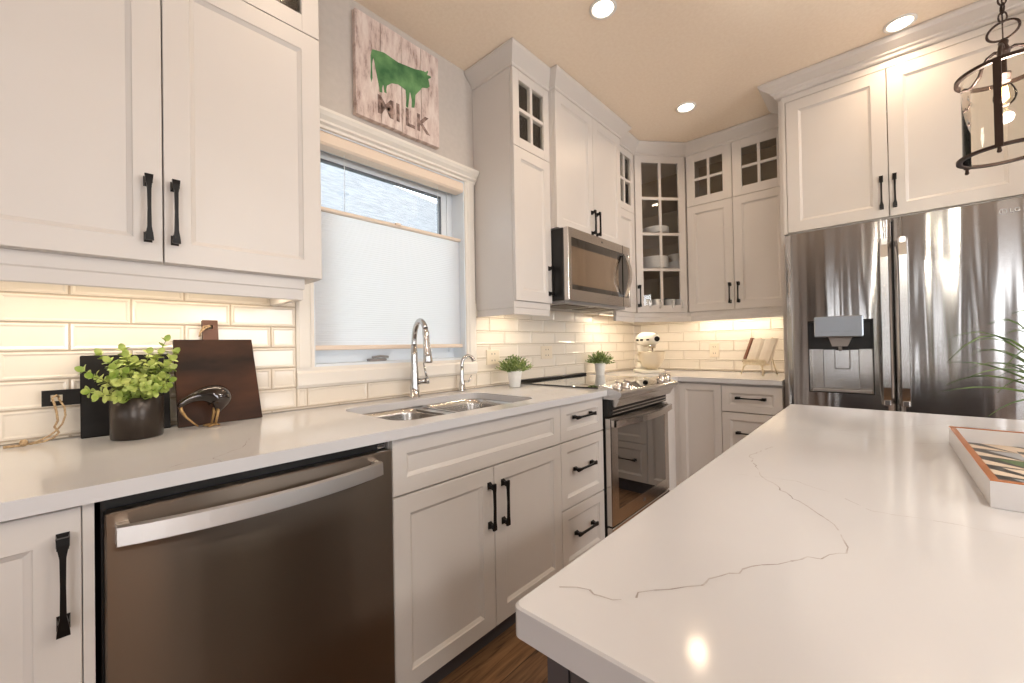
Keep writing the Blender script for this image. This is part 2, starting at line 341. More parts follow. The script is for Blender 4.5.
# ------------------------------------------------------------------ backsplash tiles
def tiles(name, mp, length, label, rows_z, x_off, holes, tw=.2565, rh=.0785):
    """mp(u,z,out) -> point; tiles with a narrow raised bevel frame"""
    t = MB(); t.cur = 1; g = .0015
    zz = .9245-rh
    r = -1
    while zz < rows_z[1]-.005:
        z0 = max(zz, rows_z[0]); z1 = min(zz+rh, rows_z[1]); u = x_off-(tw*2)+(tw/2 if r % 2 else 0)
        while u < length:
            a, b = max(u, 0), min(u+tw, length)
            u += tw
            if b-a < .01: continue
            segs = [(a, b)]
            for hx0, hx1, hz0, hz1 in holes:
                if hz0 < z1-.003 and hz1 > z0+.003:
                    ns = []
                    for sg in segs:
                        p, q_ = sg[:2]
                        if hx1 <= p or hx0 >= q_: ns.append((p, q_)); continue
                        if z0 < hz0-.012:
                            if hx0 > p: ns.append((p, hx0))
                            ns.append((max(p, hx0), min(q_, hx1), hz0))
                            if hx1 < q_: ns.append((hx1, q_))
                        else:
                            if hx0 > p: ns.append((p, hx0))
                            if hx1 < q_: ns.append((hx1, q_))
                    segs = ns
            for sg in segs:
                p, q_ = sg[:2]
                if q_-p < .012: continue
                a0, b0, c0, d0 = p+g, q_-g, z0+g, (sg[2] if len(sg) > 2 else z1)-g
                def ring(i, o): return [mp(a0+i, c0+i, o), mp(b0-i, c0+i, o), mp(b0-i, d0-i, o), mp(a0+i, d0-i, o)]
                i3 = min(.011, (b0-a0)*.3, (d0-c0)*.3)
                t.loft([ring(0, .001), ring(.001, .0075), ring(i3*.55, .0085), ring(i3, .006)], caps=False, mi=1)
                rr = ring(i3, .006); t.add(rr, [(0, 1, 2, 3)], mi=1)
        zz += rh; r += 1
    # grout bed
    us = sorted({0, length, *[h for hh in holes for h in hh[:2] if 0 < h < length]})
    for i in range(len(us)-1):
        a, b = us[i], us[i+1]; segs = [(rows_z[0], rows_z[1])]
        for h in holes:
            if h[0] <= a+1e-6 and h[1] >= b-1e-6:
                segs = [q_ for (p, z) in segs for q_ in ((p, min(z, h[2])), (max(p, h[3]), z)) if q_[1]-q_[0] > .002]
        for z0, z1 in segs:
            t.loft([[mp(a, z0, .0005), mp(b, z0, .0005), mp(b, z1, .0005), mp(a, z1, .0005)], [mp(a, z0, .0035), mp(b, z0, .0035), mp(b, z1, .0035), mp(a, z1, .0035)]], mi=0)
    return tag(t.build(name, [M['grout'], M['tile']]), label, 'backsplash')
UX = -1.4
tiles('tile_backsplash', lambda u, z, o: (UX+u, -o, z), XB-UX, 'glossy cream subway tile backsplash along the sink and range wall', (.9150, 1.40), .155-UX-.0-.2565*0, [(WX0-.062-UX, WX1+.062-UX, .998, 2.2)])
tiles('tile_backsplash', lambda u, z, o: (XB-o, -u, z), 1.28, 'glossy cream subway tile backsplash behind the stand mixer and the book stand', (.9155, 1.40), .07, [])

# ------------------------------------------------------------------ cabinet kit
def handle(parent, c, orient='v', ln=.168, label=None):
    """flared black bar pull; c = centre on the door face (local x, z), face at y=0"""
    t = MB(); h = ln/2; w_ = []
    for s_, wd, dp, yy in ((-1, .0085, .004, -.027), (-.86, .0075, .0045, -.028), (-.60, .0042, .0045, -.029), (0, .0036, .0042, -.030), (.60, .0042, .0045, -.029), (.86, .0075, .0045, -.028), (1, .0085, .004, -.027)):
        w_.append([(-wd, yy-dp, s_*h), (wd, yy-dp, s_*h), (wd, yy+dp, s_*h), (-wd, yy+dp, s_*h)])
    t.loft(w_)
    for s_ in (-1, 1):
        zc = s_*(h-.012)
        t.loft([[(-.0085, 0, zc-s_*-.010 if 0 else zc-.013), (.0085, 0, zc-.013), (.0085, 0, zc+.013), (-.0085, 0, zc+.013)],
                [(-.006, -.014, zc-.007), (.006, -.014, zc-.007), (.006, -.014, zc+.007), (-.006, -.014, zc+.007)],
                [(-.0075, -.027, zc-.009), (.0075, -.027, zc-.009), (.0075, -.027, zc+.009), (-.0075, -.027, zc+.009)]])
    if orient == 'h': t.v = [(z, y, x) for x, y, z in t.v]
    t.v = [(x+c[0], y, z+c[1]) for x, y, z in t.v]
    return t.build('handle', M['black'], parent)
def door(parent, x0, x1, z0, z1, name='door', hd=None, st=.057, mt='cab', ln=.168):
    t = MB(); g = .0015; a, b, c, d = x0+g, x1-g, z0+g, z1-g
    def ring(i, y): return [(a+i, y, c+i), (b-i, y, c+i), (b-i, y, d-i), (a+i, y, d-i)]
    t.loft([ring(0, .02), ring(0, .0015), ring(.0015, 0), ring(st, 0), ring(st+.002, .0035), ring(st+.010, .0085), ring(st+.012, .010)], caps=False)
    t.add(ring(st+.012, .010), [(0, 1, 2, 3)]); t.add(ring(0, .02), [(0, 1, 2, 3)])
    o = t.build(name, M[mt], parent)
    if hd: handle(o, hd[:2], hd[2], ln)
    return o
def glass_door(parent, x0, x1, z0, z1, cols, rows, st=.055, hd=None, gm='seeded', mw=.018, ln=.168):
    t = MB(); g = .0015; a, b, c, d = x0+g, x1-g, z0+g, z1-g
    t.cbox(a, a+st, 0, .02, c, d, .0015); t.cbox(b-st, b, 0, .02, c, d, .0015); t.box(a+st, b-st, 0.0005, .02, c, c+st); t.box(a+st, b-st, 0.0005, .02, d-st, d)
    A, B, C_, D = a+st, b-st, c+st, d-st
    for i in range(1, cols): x = A+(B-A)*i/cols; t.box(x-mw/2, x+mw/2, .003, .017, C_, D)
    for i in range(1, rows): z = C_+(D-C_)*i/rows; t.box(A, B, .0035, .0165, z-mw/2, z+mw/2)
    o = t.build('glass_door', M['cab'], parent)
    MB().box(A, B, .012, .015, C_, D).build('glass_pane', M[gm], o)
    if hd: handle(o, hd[:2], hd[2], ln)
    return o
def carcass(parent, x0, x1, dep, z0, z1, shelves=(), name='carcass', y0=.0215):
    t = MB(); th = .016
    t.cur = 0; t.box(x0, x0+th, y0, dep, z0, z1); t.box(x1-th, x1, y0, dep, z0, z1); t.box(x0+th, x1-th, y0, dep, z0, z0+th); t.box(x0+th, x1-th, y0, dep, z1-th, z1)
    t.cur = 1; t.box(x0+th, x1-th, dep-.008, dep-.001, z0+th, z1-th)
    for s_ in shelves: t.box(x0+th, x1-th, y0+.003, dep-.009, s_-.008, s_+.008)
    return t.build(name, [M['cab'], M['cab_in']], parent)
RAILP = [(0, 1.3875), (0, 1.318), (-.004, 1.315), (-.016, 1.315), (-.018, 1.318), (-.018, 1.3875)]
RAILP = [(-.02, 1.3865), (-.02, 1.318), (-.004, 1.315), (0, 1.318), (0, 1.35), (.004, 1.354), (.004, 1.3865)]
ZU, ZG, ZT = 1.387, 2.203, 2.6155
YU = -.309
# wall cabinets -- left of the window
def light_rail(parent, path):
    t = MB(); t.sweep(path, RAILP); return loc_(t, parent, 'light_rail', M['cab'])
c1 = thing('wall_cabinet', 'large off-white wall cabinet left of the window above the cutting boards', 'wall cabinet', (-.217, YU, ZU))
carcass(c1, 0, .824, .307, 0, ZT-ZU, (.816,))
h = ZU
door(c1, 0, .412, 0, ZG-h, hd=(.381, 1.5215-h, 'v')); door(c1, .412, .824, 0, ZG-h, hd=(.435, 1.5215-h, 'v'))
glass_door(c1, 0, .412, ZG-h, ZT-h, 2, 2); glass_door(c1, .412, .824, ZG-h, ZT-h, 2, 2)
light_rail(c1, [(-.217, -.275), (.556, -.275), (.556, -.012)])
c0 = thing('wall_cabinet', 'off-white wall cabinet at the far left, mostly outside the view', 'wall cabinet', (-1.06, YU, ZU))
carcass(c0, 0, .84, .307, 0, ZT-ZU, (.816,)); door(c0, 0, .42, 0, ZG-h, hd=(.39, 1.52-h, 'v')); door(c0, .42, .84, 0, ZG-h, hd=(.45, 1.52-h, 'v')); glass_door(c0, 0, .42, ZG-h, ZT-h, 2, 2); glass_door(c0, .42, .84, ZG-h, ZT-h, 2, 2)
# right of the window
c2 = thing('wall_cabinet', 'narrow off-white wall cabinet with a small glass door on top, right of the window', 'wall cabinet', (1.594, YU, ZU))
W2 = 1.909-1.594
carcass(c2, 0, W2, .307, 0, ZT-ZU, (.816,)); door(c2, 0, W2, 0, ZG-h, hd=(W2-.028, 1.5155-h, 'v')); glass_door(c2, 0, W2, ZG-h, ZT-h, 2, 2, st=.05)
light_rail(c2, [(1.598, -.012), (1.598, -.29), (1.905, -.29)])
c3 = thing('wall_cabinet', 'off-white double-door wall cabinet directly above the microwave', 'wall cabinet', (1.909, -.352, 1.822))
carcass(c3, 0, .782, .350, 0, ZT-1.822)
door(c3, .0, .407, 0, ZT-1.822, hd=(.378, 1.925-1.822+.0, 'v'), ln=.155); door(c3, .407, .782, 0, ZT-1.822, hd=(.436, 1.925-1.822, 'v'), ln=.155)
c4 = thing('wall_cabinet', 'narrow off-white wall cabinet with a small glass door on top, between microwave and corner', 'wall cabinet', (2.691, YU, ZU))
W4 = 2.994-2.691
carcass(c4, 0, W4, .307, 0, ZT-ZU, (.77,)); door(c4, 0, W4, 0, 2.152-h); glass_door(c4, 0, W4, 2.152-h, ZT-h, 2, 2, st=.05)
# diagonal corner cabinet
DX, DY = 3.315-2.994, .589-.309; DL = math.hypot(DX, DY); ang = math.atan2(-DY, DX)
c5 = thing('wall_cabinet', 'diagonal corner wall cabinet with a tall eight-pane glass door showing dishes', 'wall cabinet', (2.994, YU, ZU), ang)
t = MB()
foot = [(2.996, -.312), (3.317, -.592), (3.572, -.592), (3.572, -.008), (2.996, -.008)]
ins = [(3.004, -.333), (3.302, -.592), (3.552, -.578), (3.552, -.026), (3.012, -.026)]
fr2 = [(3.010, -.302), (3.327, -.576)]
base = [(3.012, -.298), (3.325, -.571), (3.572, -.571), (3.572, -.008), (3.012, -.008)]
def slab(z0, z1, pts, mi=0): t.loft([[(x, y, z0) for x, y in pts], [(x, y, z1) for x, y in pts]], mi=mi)
slab(ZU, ZU+.016, base); slab(ZT-.016, ZT, base)
for z in (1.729, 2.010, 2.291): slab(z-.008, z+.008, base, 1)
slab(ZU, ZT, [(3.012, -.298), (3.012, -.008), (3.0, -.008), (3.0, -.309)], 0); slab(ZU, ZT, [(3.325, -.571), (3.572, -.571), (3.572, -.585), (3.318, -.585)], 0)
slab(ZU, ZT, [(3.012, -.02), (3.572, -.02), (3.572, -.008), (3.012, -.008)], 1); slab(ZU, ZT, [(3.56, -.571), (3.572, -.571), (3.572, -.008), (3.56, -.008)], 1)
loc_(t, c5, 'carcass', [M['cab'], M['cab_in']])
door5 = glass_door(c5, .006, DL-.006, 0, ZT-h, 2, 4, st=.055, hd=(.022, 1.515-h, 'v'), gm='glass', mw=.02)
# back wall
c6 = thing('wall_cabinet', 'off-white wall cabinet with two doors and glass tops, above the book stand', 'wall cabinet', (3.315, -.592, ZU), -PI/2)
W6 = 1.262-.592; g6 = .918-.592
carcass(c6, 0, W6, XB-3.315-.002, 0, ZT-ZU, (.826,))
door(c6, 0, g6, 0, 2.21-h, hd=(g6-.028, 1.51-h, 'v'), ln=.15); door(c6, g6, W6, 0, 2.21-h, hd=(g6+.028, 1.51-h, 'v'), ln=.15)
glass_door(c6, 0, g6, 2.21-h, ZT-h, 2, 2, st=.062); glass_door(c6, g6, W6, 2.21-h, ZT-h, 2, 2, st=.062)
t = MB(); t.sweep([(2.696, -.29), (2.995, -.29), (3.32, -.575), (3.34, -.60), (3.34, -1.262)], RAILP)
loc_(t, c5, 'light_rail', M['cab'])
# fridge surround
XF = 2.94
c7 = thing('wall_cabinet', 'large off-white double-door wall cabinet above the refrigerator', 'wall cabinet', (XF, -1.285, 1.79), -PI/2)
W7 = 2.222-1.285; g7 = 1.751-1.285
carcass(c7, 0, W7, XB-XF-.002, 0, ZT+.002-1.79)
t = MB(); t.box(0, W7, .0, .02, ZT-.035-1.79, ZT-1.79); t.box(0, .018, 0, .02, 0, ZT-.035-1.79); t.build('face_frame', M['cab'], c7)
door(c7, .019, g7, .004, ZT-.036-1.79, hd=(g7-.03, 1.924-1.79, 'v'), st=.062, ln=.17); door(c7, g7, W7-.004, .004, ZT-.036-1.79, hd=(g7+.022, 1.924-1.79, 'v'), st=.062, ln=.17)
tag(MB().cbox(2.96, XB-.003, -1.284, -1.266, 0.001, ZT, .001).build('side_panel', M['cab']), 'tall off-white end panel on the left side of the refrigerator', 'panel')
tag(MB().cbox(2.90, XB-.003, -2.245, -2.225, 0.001, ZT, .001).build('side_panel', M['cab']), 'tall off-white end panel on the right side of the refrigerator', 'panel')
# crown mouldings
CP = [(-.03, 2.612), (-.03, ZC-.002), (.058, ZC-.002), (.062, 2.690), (.055, 2.678), (.030, 2.652), (.012, 2.632), (.008, 2.628), (.008, 2.614), (.004, 2.612)]
t = MB(); t.sweep([(1.594, -.004), (1.594, YU), (1.909, YU), (1.909, -.352), (2.691, -.352), (2.691, YU), (2.994, YU), (3.315, -.590), (3.315, -1.262)], CP); struct(t.build('trim_1', M['cab']))
t = MB(); t.sweep([(-1.06, YU), (.607, YU), (.607, -.004)], CP); struct(t.build('trim_2', M['cab']))
CF = [(-.02, 2.617), (-.02, ZC-.002), (.085, ZC-.002), (.087, 2.688), (.075, 2.672), (.045, 2.655), (.030, 2.648), (.028, 2.640), (.016, 2.634), (.014, 2.622), (.006, 2.6175)]
t = MB(); t.sweep([(3.20, -1.266), (XF-.002, -1.266), (XF-.002, -2.245), (3.3, -2.245)], CF); struct(t.build('trim_3', M['cab']))
# under-cabinet strip lights
def strip(x, y, rz, ln, label, power):
    e = thing('under_cabinet_light', label, 'light', (x, y, ZU-.002), rz)
    MB().cbox(-ln/2, ln/2, -.012, .012, -.012, 0, .002).build('housing', M['white'], e)
    MB().box(-ln/2+.01, ln/2-.01, -.008, .008, -.0135, -.0125).build('lens', M['strip'], e)
    area('lamp', (0, 0, -.016), (0, 0, 0), ln-.03, .014, power*ln, UWARM, parent=e)
strip(.17, -.15, 0, .72, 'slim light strip under the left wall cabinet above the dark boards', 4.3*UNDER_W)
strip(-.65, -.15, 0, .70, 'slim light strip under the farthest left wall cabinet', 4.0*UNDER_W)
strip(1.752, -.15, 0, .27, 'short light strip under the narrow cabinet right of the window', 7*UNDER_W)
strip(2.86, -.14, 0, .28, 'short light strip under the cabinet between microwave and corner', 8*UNDER_W)
strip(3.47, -.86, -PI/2, .60, 'slim light strip under the back wall cabinet above the book stand', 7.5*UNDER_W)
strip(3.20, -.27, ang, .36, 'slim light strip under the diagonal corner cabinet above the mixer', 8*UNDER_W)

# ------------------------------------------------------------------ base cabinets (sink wall)
YD = -.628; ZB = .882
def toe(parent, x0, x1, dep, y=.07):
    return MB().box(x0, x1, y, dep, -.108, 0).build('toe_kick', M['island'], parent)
b0 = thing('base_cabinet', 'off-white base cabinet with a black pull, left of the dishwasher', 'base cabinet', (-.42, YD, .108))
hb = .108
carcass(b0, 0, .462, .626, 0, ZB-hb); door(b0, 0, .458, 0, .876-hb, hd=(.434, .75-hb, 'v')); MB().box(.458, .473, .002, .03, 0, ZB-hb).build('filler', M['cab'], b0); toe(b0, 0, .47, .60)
b1 = thing('base_cabinet', 'off-white sink base cabinet with false drawer front and two doors, right of the dishwasher', 'base cabinet', (.668, YD, .108))
W1 = 1.5198-.668; G1 = 1.0918-.668
# open-topped carcass so the sink bowls hang free inside
t = MB(); th = .016
t.box(0, th, .0215, .626, 0, ZB-hb); t.box(W1-th, W1, .0215, .626, 0, ZB-hb); t.box(th, W1-th, .0215, .626, 0, th); t.box(th, W1-th, .61, .626, th, ZB-hb); t.box(th, W1-th, .0215, .04, ZB-hb-.03, ZB-hb)
t.build('carcass', M['cab'], b1)
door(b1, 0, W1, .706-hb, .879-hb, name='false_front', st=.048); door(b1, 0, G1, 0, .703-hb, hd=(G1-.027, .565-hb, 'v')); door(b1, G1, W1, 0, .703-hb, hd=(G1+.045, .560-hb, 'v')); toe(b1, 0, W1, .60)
b2 = thing('base_cabinet', 'off-white three-drawer base cabinet between the sink doors and the range', 'base cabinet', (1.5198, YD, .108))
W3 = 1.8985-1.5198
carcass(b2, 0, W3, .626, 0, ZB-hb)
for z0, z1 in ((.7065, .879), (.397, .7035), (.108, .394)):
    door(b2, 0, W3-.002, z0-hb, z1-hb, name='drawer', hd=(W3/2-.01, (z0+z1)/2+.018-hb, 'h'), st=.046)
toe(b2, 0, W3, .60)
# back wall base
XD = 2.912
b3 = thing('base_cabinet', 'off-white corner base cabinet door between the range and the back drawers', 'base cabinet', (XD, -.648, .108), -PI/2)
carcass(b3, 0, .922-.648, XB-XD-.002, 0, ZB-hb); door(b3, 0, .922-.648, 0, .872-hb, st=.042)
t = MB(); t.box(-.034, 0, .004, .03, -.108, ZB-hb); t.build('filler', M['cab'], b3); toe(b3, 0, .27, .60)
b4 = thing('base_cabinet', 'off-white base cabinet with stacked drawers beside the refrigerator', 'base cabinet', (XD, -.9225, .108), -PI/2)
W4b = 1.262-.9225
carcass(b4, 0, W4b, XB-XD-.002, 0, ZB-hb)
for z0, z1 in ((.698, .868), (.40, .695), (.108, .397)):
    door(b4, 0, W4b, z0-hb, z1-hb, name='drawer', hd=(W4b/2, (z0+z1)/2+.008-hb if z0 > .6 else z1-.125-hb, 'h'), st=.046)
toe(b4, 0, W4b, .60)
tag(MB().box(2.668, 2.93, -.615, -.03, .002, ZB-.004).build('filler_panel', M['cab']), 'plain off-white filler panel in the corner right of the range', 'panel')

# ------------------------------------------------------------------ worktops
def rrect(x0, x1, y0, y1, r, n=8):
    pts = []
    for cx, cy, a in ((x1-r, y1-r, 0), (x0+r, y1-r, 90), (x0+r, y0+r, 180), (x1-r, y0+r, 270)):
        for i in range(n+1): pts.append((cx+r*math.cos(R(a+90*i/n)), cy+r*math.sin(R(a+90*i/n))))
    return pts
def ray_poly(poly, c, a):
    d = (math.cos(a), math.sin(a)); best = None
    for i in range(len(poly)):
        p, q_ = poly[i], poly[(i+1) % len(poly)]; ex, ey = q_[0]-p[0], q_[1]-p[1]; den = d[0]*ey-d[1]*ex
        if abs(den) < 1e-12: continue
        t_ = ((p[0]-c[0])*ey-(p[1]-c[1])*ex)/den; u = ((p[0]-c[0])*d[1]-(p[1]-c[1])*d[0])/den
        if t_ > 0 and -1e-9 <= u <= 1+1e-9: best = t_ if best is None else max(best, t_)
    return (c[0]+d[0]*best, c[1]+d[1]*best)
def ribbon(t, pts, z, wd, seed, mi=1):
    rnd = random.Random(seed); P = []
    for i in range(len(pts)-1):
        a, b = Vector(pts[i]), Vector(pts[i+1]); n = max(2, int((b-a).length/.012))
        for j in range(n): P.append(a.lerp(b, j/n)+Vector((rnd.uniform(-1, 1), rnd.uniform(-1, 1)))*.0035)
    for i in range(len(P)-1):
        if rnd.random() < .08: continue
        d = (P[i+1]-P[i]).normalized(); nn = Vector((-d.y, d.x))*wd*rnd.uniform(.55, 1.15)
        t.add([(P[i].x-nn.x, P[i].y-nn.y, z), (P[i+1].x-nn.x*.6, P[i+1].y-nn.y*.6, z), (P[i+1].x+nn.x*.6, P[i+1].y+nn.y*.6, z), (P[i].x+nn.x, P[i].y+nn.y, z)], [(0, 1, 2, 3)], mi=mi)
ZW = .914; ZWB = .8835; YC = -.655
t = MB(); hole = rrect(.735, 1.447, -.565, -.135, .075); oc = (1.1, -.35)
outer = [(.55, YC), (1.65, YC), (1.65, -.009), (.55, -.009)]
A = sorted({round(2*PI*i/72, 5) for i in range(72)} | {round(math.atan2(p[1]-oc[1], p[0]-oc[0]) % (2*PI), 5) for p in outer} | {round(math.atan2(p[1]-oc[1], p[0]-oc[0]) % (2*PI), 5) for p in hole})
ho = [ray_poly(hole, oc, a) for a in A]; ou = [ray_poly(outer, oc, a) for a in A]
n = len(A); vs = [(x, y, z) for z in (ZW, ZWB) for ring in (ho, ou) for x, y in ring]; fs = []
for i in range(n):
    j = (i+1) % n
    fs += [(i, j, n+j, n+i), (2*n+i, 2*n+j, 3*n+j, 3*n+i), (i, j, 2*n+j, 2*n+i), (n+i, n+j, 3*n+j, 3*n+i)]
t.add(vs, fs); t.box(-1.1, .55, YC, -.009, ZWB, ZW); t.box(1.65, 1.8995, YC, -.009, ZWB, ZW)
ribbon(t, [(.245, -.655), (.24, -.60), (.31, -.54), (.36, -.42)], ZW+.0002, .0011, 3)
ribbon(t, [(.15, -.63), (.19, -.60), (.24, -.585)], ZW+.0002, .001, 5)
ribbon(t, [(1.56, -.64), (1.60, -.45), (1.7, -.3)], ZW+.0002, .001, 6)
wt = tag(t.build('worktop', [M['quartz'], M['vein']]), 'white quartz worktop with an undermount sink, running along the window wall', 'countertop')
t = MB(); pts = [(2.668, -.009), (2.668, -.640), (2.872, -.640), (2.885, -.655), (2.885, -1.264), (XB-.009, -1.264), (XB-.009, -.009)]
t.loft([[(x, y, ZWB) for x, y in pts], [(x, y, ZW) for x, y in pts]])
tag(t.build('worktop', [M['quartz'], M['vein']]), 'white quartz worktop in the back corner carrying the mixer and book stand', 'countertop')
# sink
sk = thing('sink', 'double-bowl stainless steel undermount sink below the window', 'sink', (1.1, -.35, ZWB-.23))
def bowl(x0, x1, y0, y1):
    t = MB(); rs = []
    for ins, z, r in ((-.018, .8825, .085), (0, .8825, .07), (.004, .86, .07), (.012, .70, .06), (.03, .675, .05), (.06, .668, .04)): rs.append([(x, y, z) for x, y in rrect(x0+ins, x1-ins, y0+ins, y1-ins, r)])
    t.loft(rs, smooth=True, caps=False); cx, cy = (x0+x1)/2, (y0+y1)/2
    t.add([(cx, cy, .665)]+rs[-1], [(0, i+1, (i+1) % len(rs[-1])+1) for i in range(len(rs[-1]))], True)
    o = loc_(t, sk, 'bowl', M['sinksteel'])
    d = MB(); d.lathe([(.045, .669), (.04, .671), (.034, .669), (.012, .668), (.001, .668)], (cx, cy, 0), 24); loc_(d, sk, 'drain', M['chrome']).parent = o
    o.children[0].location = (0, 0, 0)
bowl(.745, 1.075, -.555, -.15); bowl(1.10, 1.437, -.555, -.15)
loc_(MB().cbox(1.06, 1.115, -.54, -.16, .868, .881, .003), sk, 'divider', M['sinksteel'])
# faucets
fa = thing('faucet', 'tall chrome pull-down faucet behind the left sink bowl', 'faucet', (1.126, -.075, ZW))
fa.rotation_euler = (0, 0, 0)
t = MB(); t.lathe([(.027, 0), (.027, .006), (.022, .012), (.0215, .05), (.019, .062), (.019, .11), (.0175, .13), (.015, .20), (.0135, .245)], n=24)
t.build('body', M['chrome'], fa)
dv = Vector((-.06, -.998, 0)); pts = []
for i in range(15):
    a = PI*i/14; pts.append(Vector((0, 0, .255))+dv*(.056-.056*math.cos(a))+Vector((0, 0, .105*math.sin(a))))
t = MB(); t.tube([(0, 0, .24)]+pts[:12], [.0135]+[.0125-.0*i for i in range(12)], 14); t.build('neck', M['chrome'], fa)
p0 = pts[11]; p1 = Vector((0, 0, .165))+dv*.118
t = MB(); t.tube([p0, p0.lerp(p1, .12), p0.lerp(p1, .3), p0.lerp(p1, .7), p0.lerp(p1, .95), p1], [.0125, .0155, .0145, .0185, .021, .019], 16); t.build('spray_head', M['chrome'], fa)
t = MB(); t.tube([(.01, -.006, .075), (.045, -.028, .078)], .0145, 14); t.tube([(.045, -.028, .078), (.056, -.035, .08)], .0165, 14); t.tube([(.05, -.03, .085), (.045, -.024, .12), (.038, -.018, .165)], [.006, .005, .0035], 10); t.build('lever', M['chrome'], fa)
fb = thing('faucet', 'small chrome filtered-water tap at the right end of the sink', 'faucet', (1.435, -.055, ZW))
t = MB(); t.lathe([(.023, 0), (.022, .006), (.0155, .03), (.012, .06), (.0105, .11), (.0105, .118)], n=20); t.build('body', M['chrome'], fb)
pts = [(0, 0, .115)]
for i in range(11):
    a = PI*.86*i/10; pts.append(tuple(Vector((0, 0, .135))+Vector((.93, -.36, 0))*(.036-.036*math.cos(a))+Vector((0, 0, .052*math.sin(a)))))
t = MB(); t.tube(pts, [.010, .0095, .0092, .009, .009, .009, .009, .009, .009, .0095, .011, .011], 12); t.build('spout', M['chrome'], fb)
t = MB(); t.tube([(.006, -.004, .052), (.03, -.02, .052)], .006, 10); t.tube([(.03, -.02, .05), (.036, -.024, .062), (.042, -.026, .085)], [.0055, .004, .003], 8); t.build('lever', M['chrome'], fb)

# ------------------------------------------------------------------ dishwasher
dw = thing('dishwasher', 'dark stainless dishwasher with a curved bar handle', 'dishwasher', (.36, -.64, 0))
loc_(MB().box(.062, .662, -.60, -.03, .10, .872), dw, 'body', M['blackp'])
t = MB(); t.cbox(.0655, .6615, -.640, -.606, .115, .853, .003); loc_(t, dw, 'door', M['steel_dw'])
loc_(MB().box(.063, .663, -.56, -.54, .002, .112), dw, 'toe_panel', M['blackp'])
loc_(MB().box(.63, .655, -.612, -.602, .858, .868), dw, 'mounting_bracket', M['steel_flat'])
t = MB(); rs = []
for i in range(17):
    u = i/16; x = .080+(.612-.080)*u; b = math.sin(PI*u)**.8 if 0 < u < 1 else 0; yo = -.664-.034*b
    zt = .836-.003*b; rs.append([(x, yo, zt), (x, yo-.010, zt-.003), (x, yo-.012, zt-.036), (x, yo, zt-.041)])
t.loft(rs, smooth=False)
for x in (.080, .594): t.box(x, x+.018, -.666, -.6395, .797, .834)
loc_(t, dw, 'handle', M['handle_steel'])

# ------------------------------------------------------------------ range
rg = thing('range_cooker', 'stainless slide-in range with black glass cooktop and front knobs', 'range', (2.283, -.66, 0))
loc_(MB().box(1.904, 2.662, -.632, -.03, .03, .905), rg, 'body', M['blackp'])
loc_(MB().cbox(1.9005, 2.6665, -.60, -.014, .9142, .922, .002), rg, 'cooktop', M['blackglass'])
loc_(MB().cbox(1.9005, 2.6665, -.055, -.012, .922, .936, .003), rg, 'rear_trim', M['blackp'])
t = MB()
for cx, cy, r_ in ((2.09, -.42, .105), (2.09, -.17, .075), (2.47, -.42, .075), (2.47, -.17, .105), (2.28, -.17, .05)):
    for rr_ in (r_, r_*.62):
        pts = rrect(cx-rr_, cx+rr_, cy-rr_, cy+rr_, rr_-.0001, 8); p2 = [(cx+(x-cx)*(1-.0015/rr_), cy+(y-cy)*(1-.0015/rr_)) for x, y in pts]; n = len(pts)
        t.add([(x, y, .9223) for x, y in pts+p2], [(i, (i+1) % n, n+(i+1) % n, n+i) for i in range(n)])
loc_(t, rg, 'burner_marking', M['print'])
pr = [(-.600, .864), (-.600, .930), (-.612, .934), (-.640, .930), (-.722, .906), (-.732, .898), (-.732, .886), (-.716, .868), (-.71, .864)]
loc_(MB().extrude(pr, 'x', 1.9005, 2.6665), rg, 'control_panel', M['steel_flat'])
t = MB(); pa = [(-.642, .9305), (-.642, .9315), (-.712, .911), (-.712, .910)]; t.extrude(pa, 'x', 2.13, 2.44); loc_(t, rg, 'touch_display', M['blackglass'])
sl = math.atan2(.024, .082)
for x in (1.955, 2.045, 2.52, 2.61):
    t = MB(); t.lathe([(.026, 0), (.026, .006), (.021, .008), (.020, .026), (.017, .030), (.001, .030)], n=20)
    t.cbox(-.004, .004, -.019, .019, .028, .038, .002)
    mtx = Matrix.Translation((x, -.682, .918)) @ Matrix.Rotation(sl, 4, 'X'); t.v = [tuple(mtx @ Vector(p)) for p in t.v]
    loc_(t, rg, 'knob', M['nickel'])
t = MB()
t.box(1.905, 2.662, -.655, -.60, .772, .8635)
loc_(t, rg, 'vent_gap', M['blackp'])
t = MB().extrude([(-.656, .8635), (-.706, .8635), (-.682, .822), (-.656, .818)], 'x', 1.935, 2.6660); loc_(t, rg, 'front_fascia', M['steel_flat'])
for z in (.784, .802): loc_(MB().cbox(1.93, 2.64, -.668, -.655, z-.003, z+.003, .001), rg, 'vent_louvre', M['steel_flat'])
t = MB(); dy0, dy1 = -.668, -.633
A0, A1, Z0, Z1 = 1.906, 2.661, .205, .765
t.cbox(A0, A0+.075, dy0, dy1, Z0, Z1, .004); t.cbox(A1-.06, A1, dy0, dy1, Z0, Z1, .004); t.box(A0+.07, A1-.055, dy0+.001, dy1, Z0, Z0+.075); t.box(A0+.07, A1-.055, dy0+.001, dy1, Z1-.06, Z1)
od = loc_(t, rg, 'oven_door', M['nickel'])
t = MB(); t.v = []; loc_(MB().box(A0+.07, A1-.055, dy0+.002, dy1-.005, Z0+.07, Z1-.055), rg, 'oven_window', M['ovenglass'])
t = MB(); rs = []
for i in range(17):
    u = i/16; x = A0+.004+(A1-A0-.008)*u; b = math.sin(PI*u); yo = -.690-.045*b
    zt = .758; rs.append([(x, yo+.006, zt), (x, yo-.006, zt-.003), (x, yo-.008, zt-.034), (x, yo+.006, zt-.038)])
t.loft(rs)
for x in (A0+.004, A1-.028): t.box(x, x+.024, -.697, -.667, .722, .756)
loc_(t, rg, 'handle', M['nickel'])
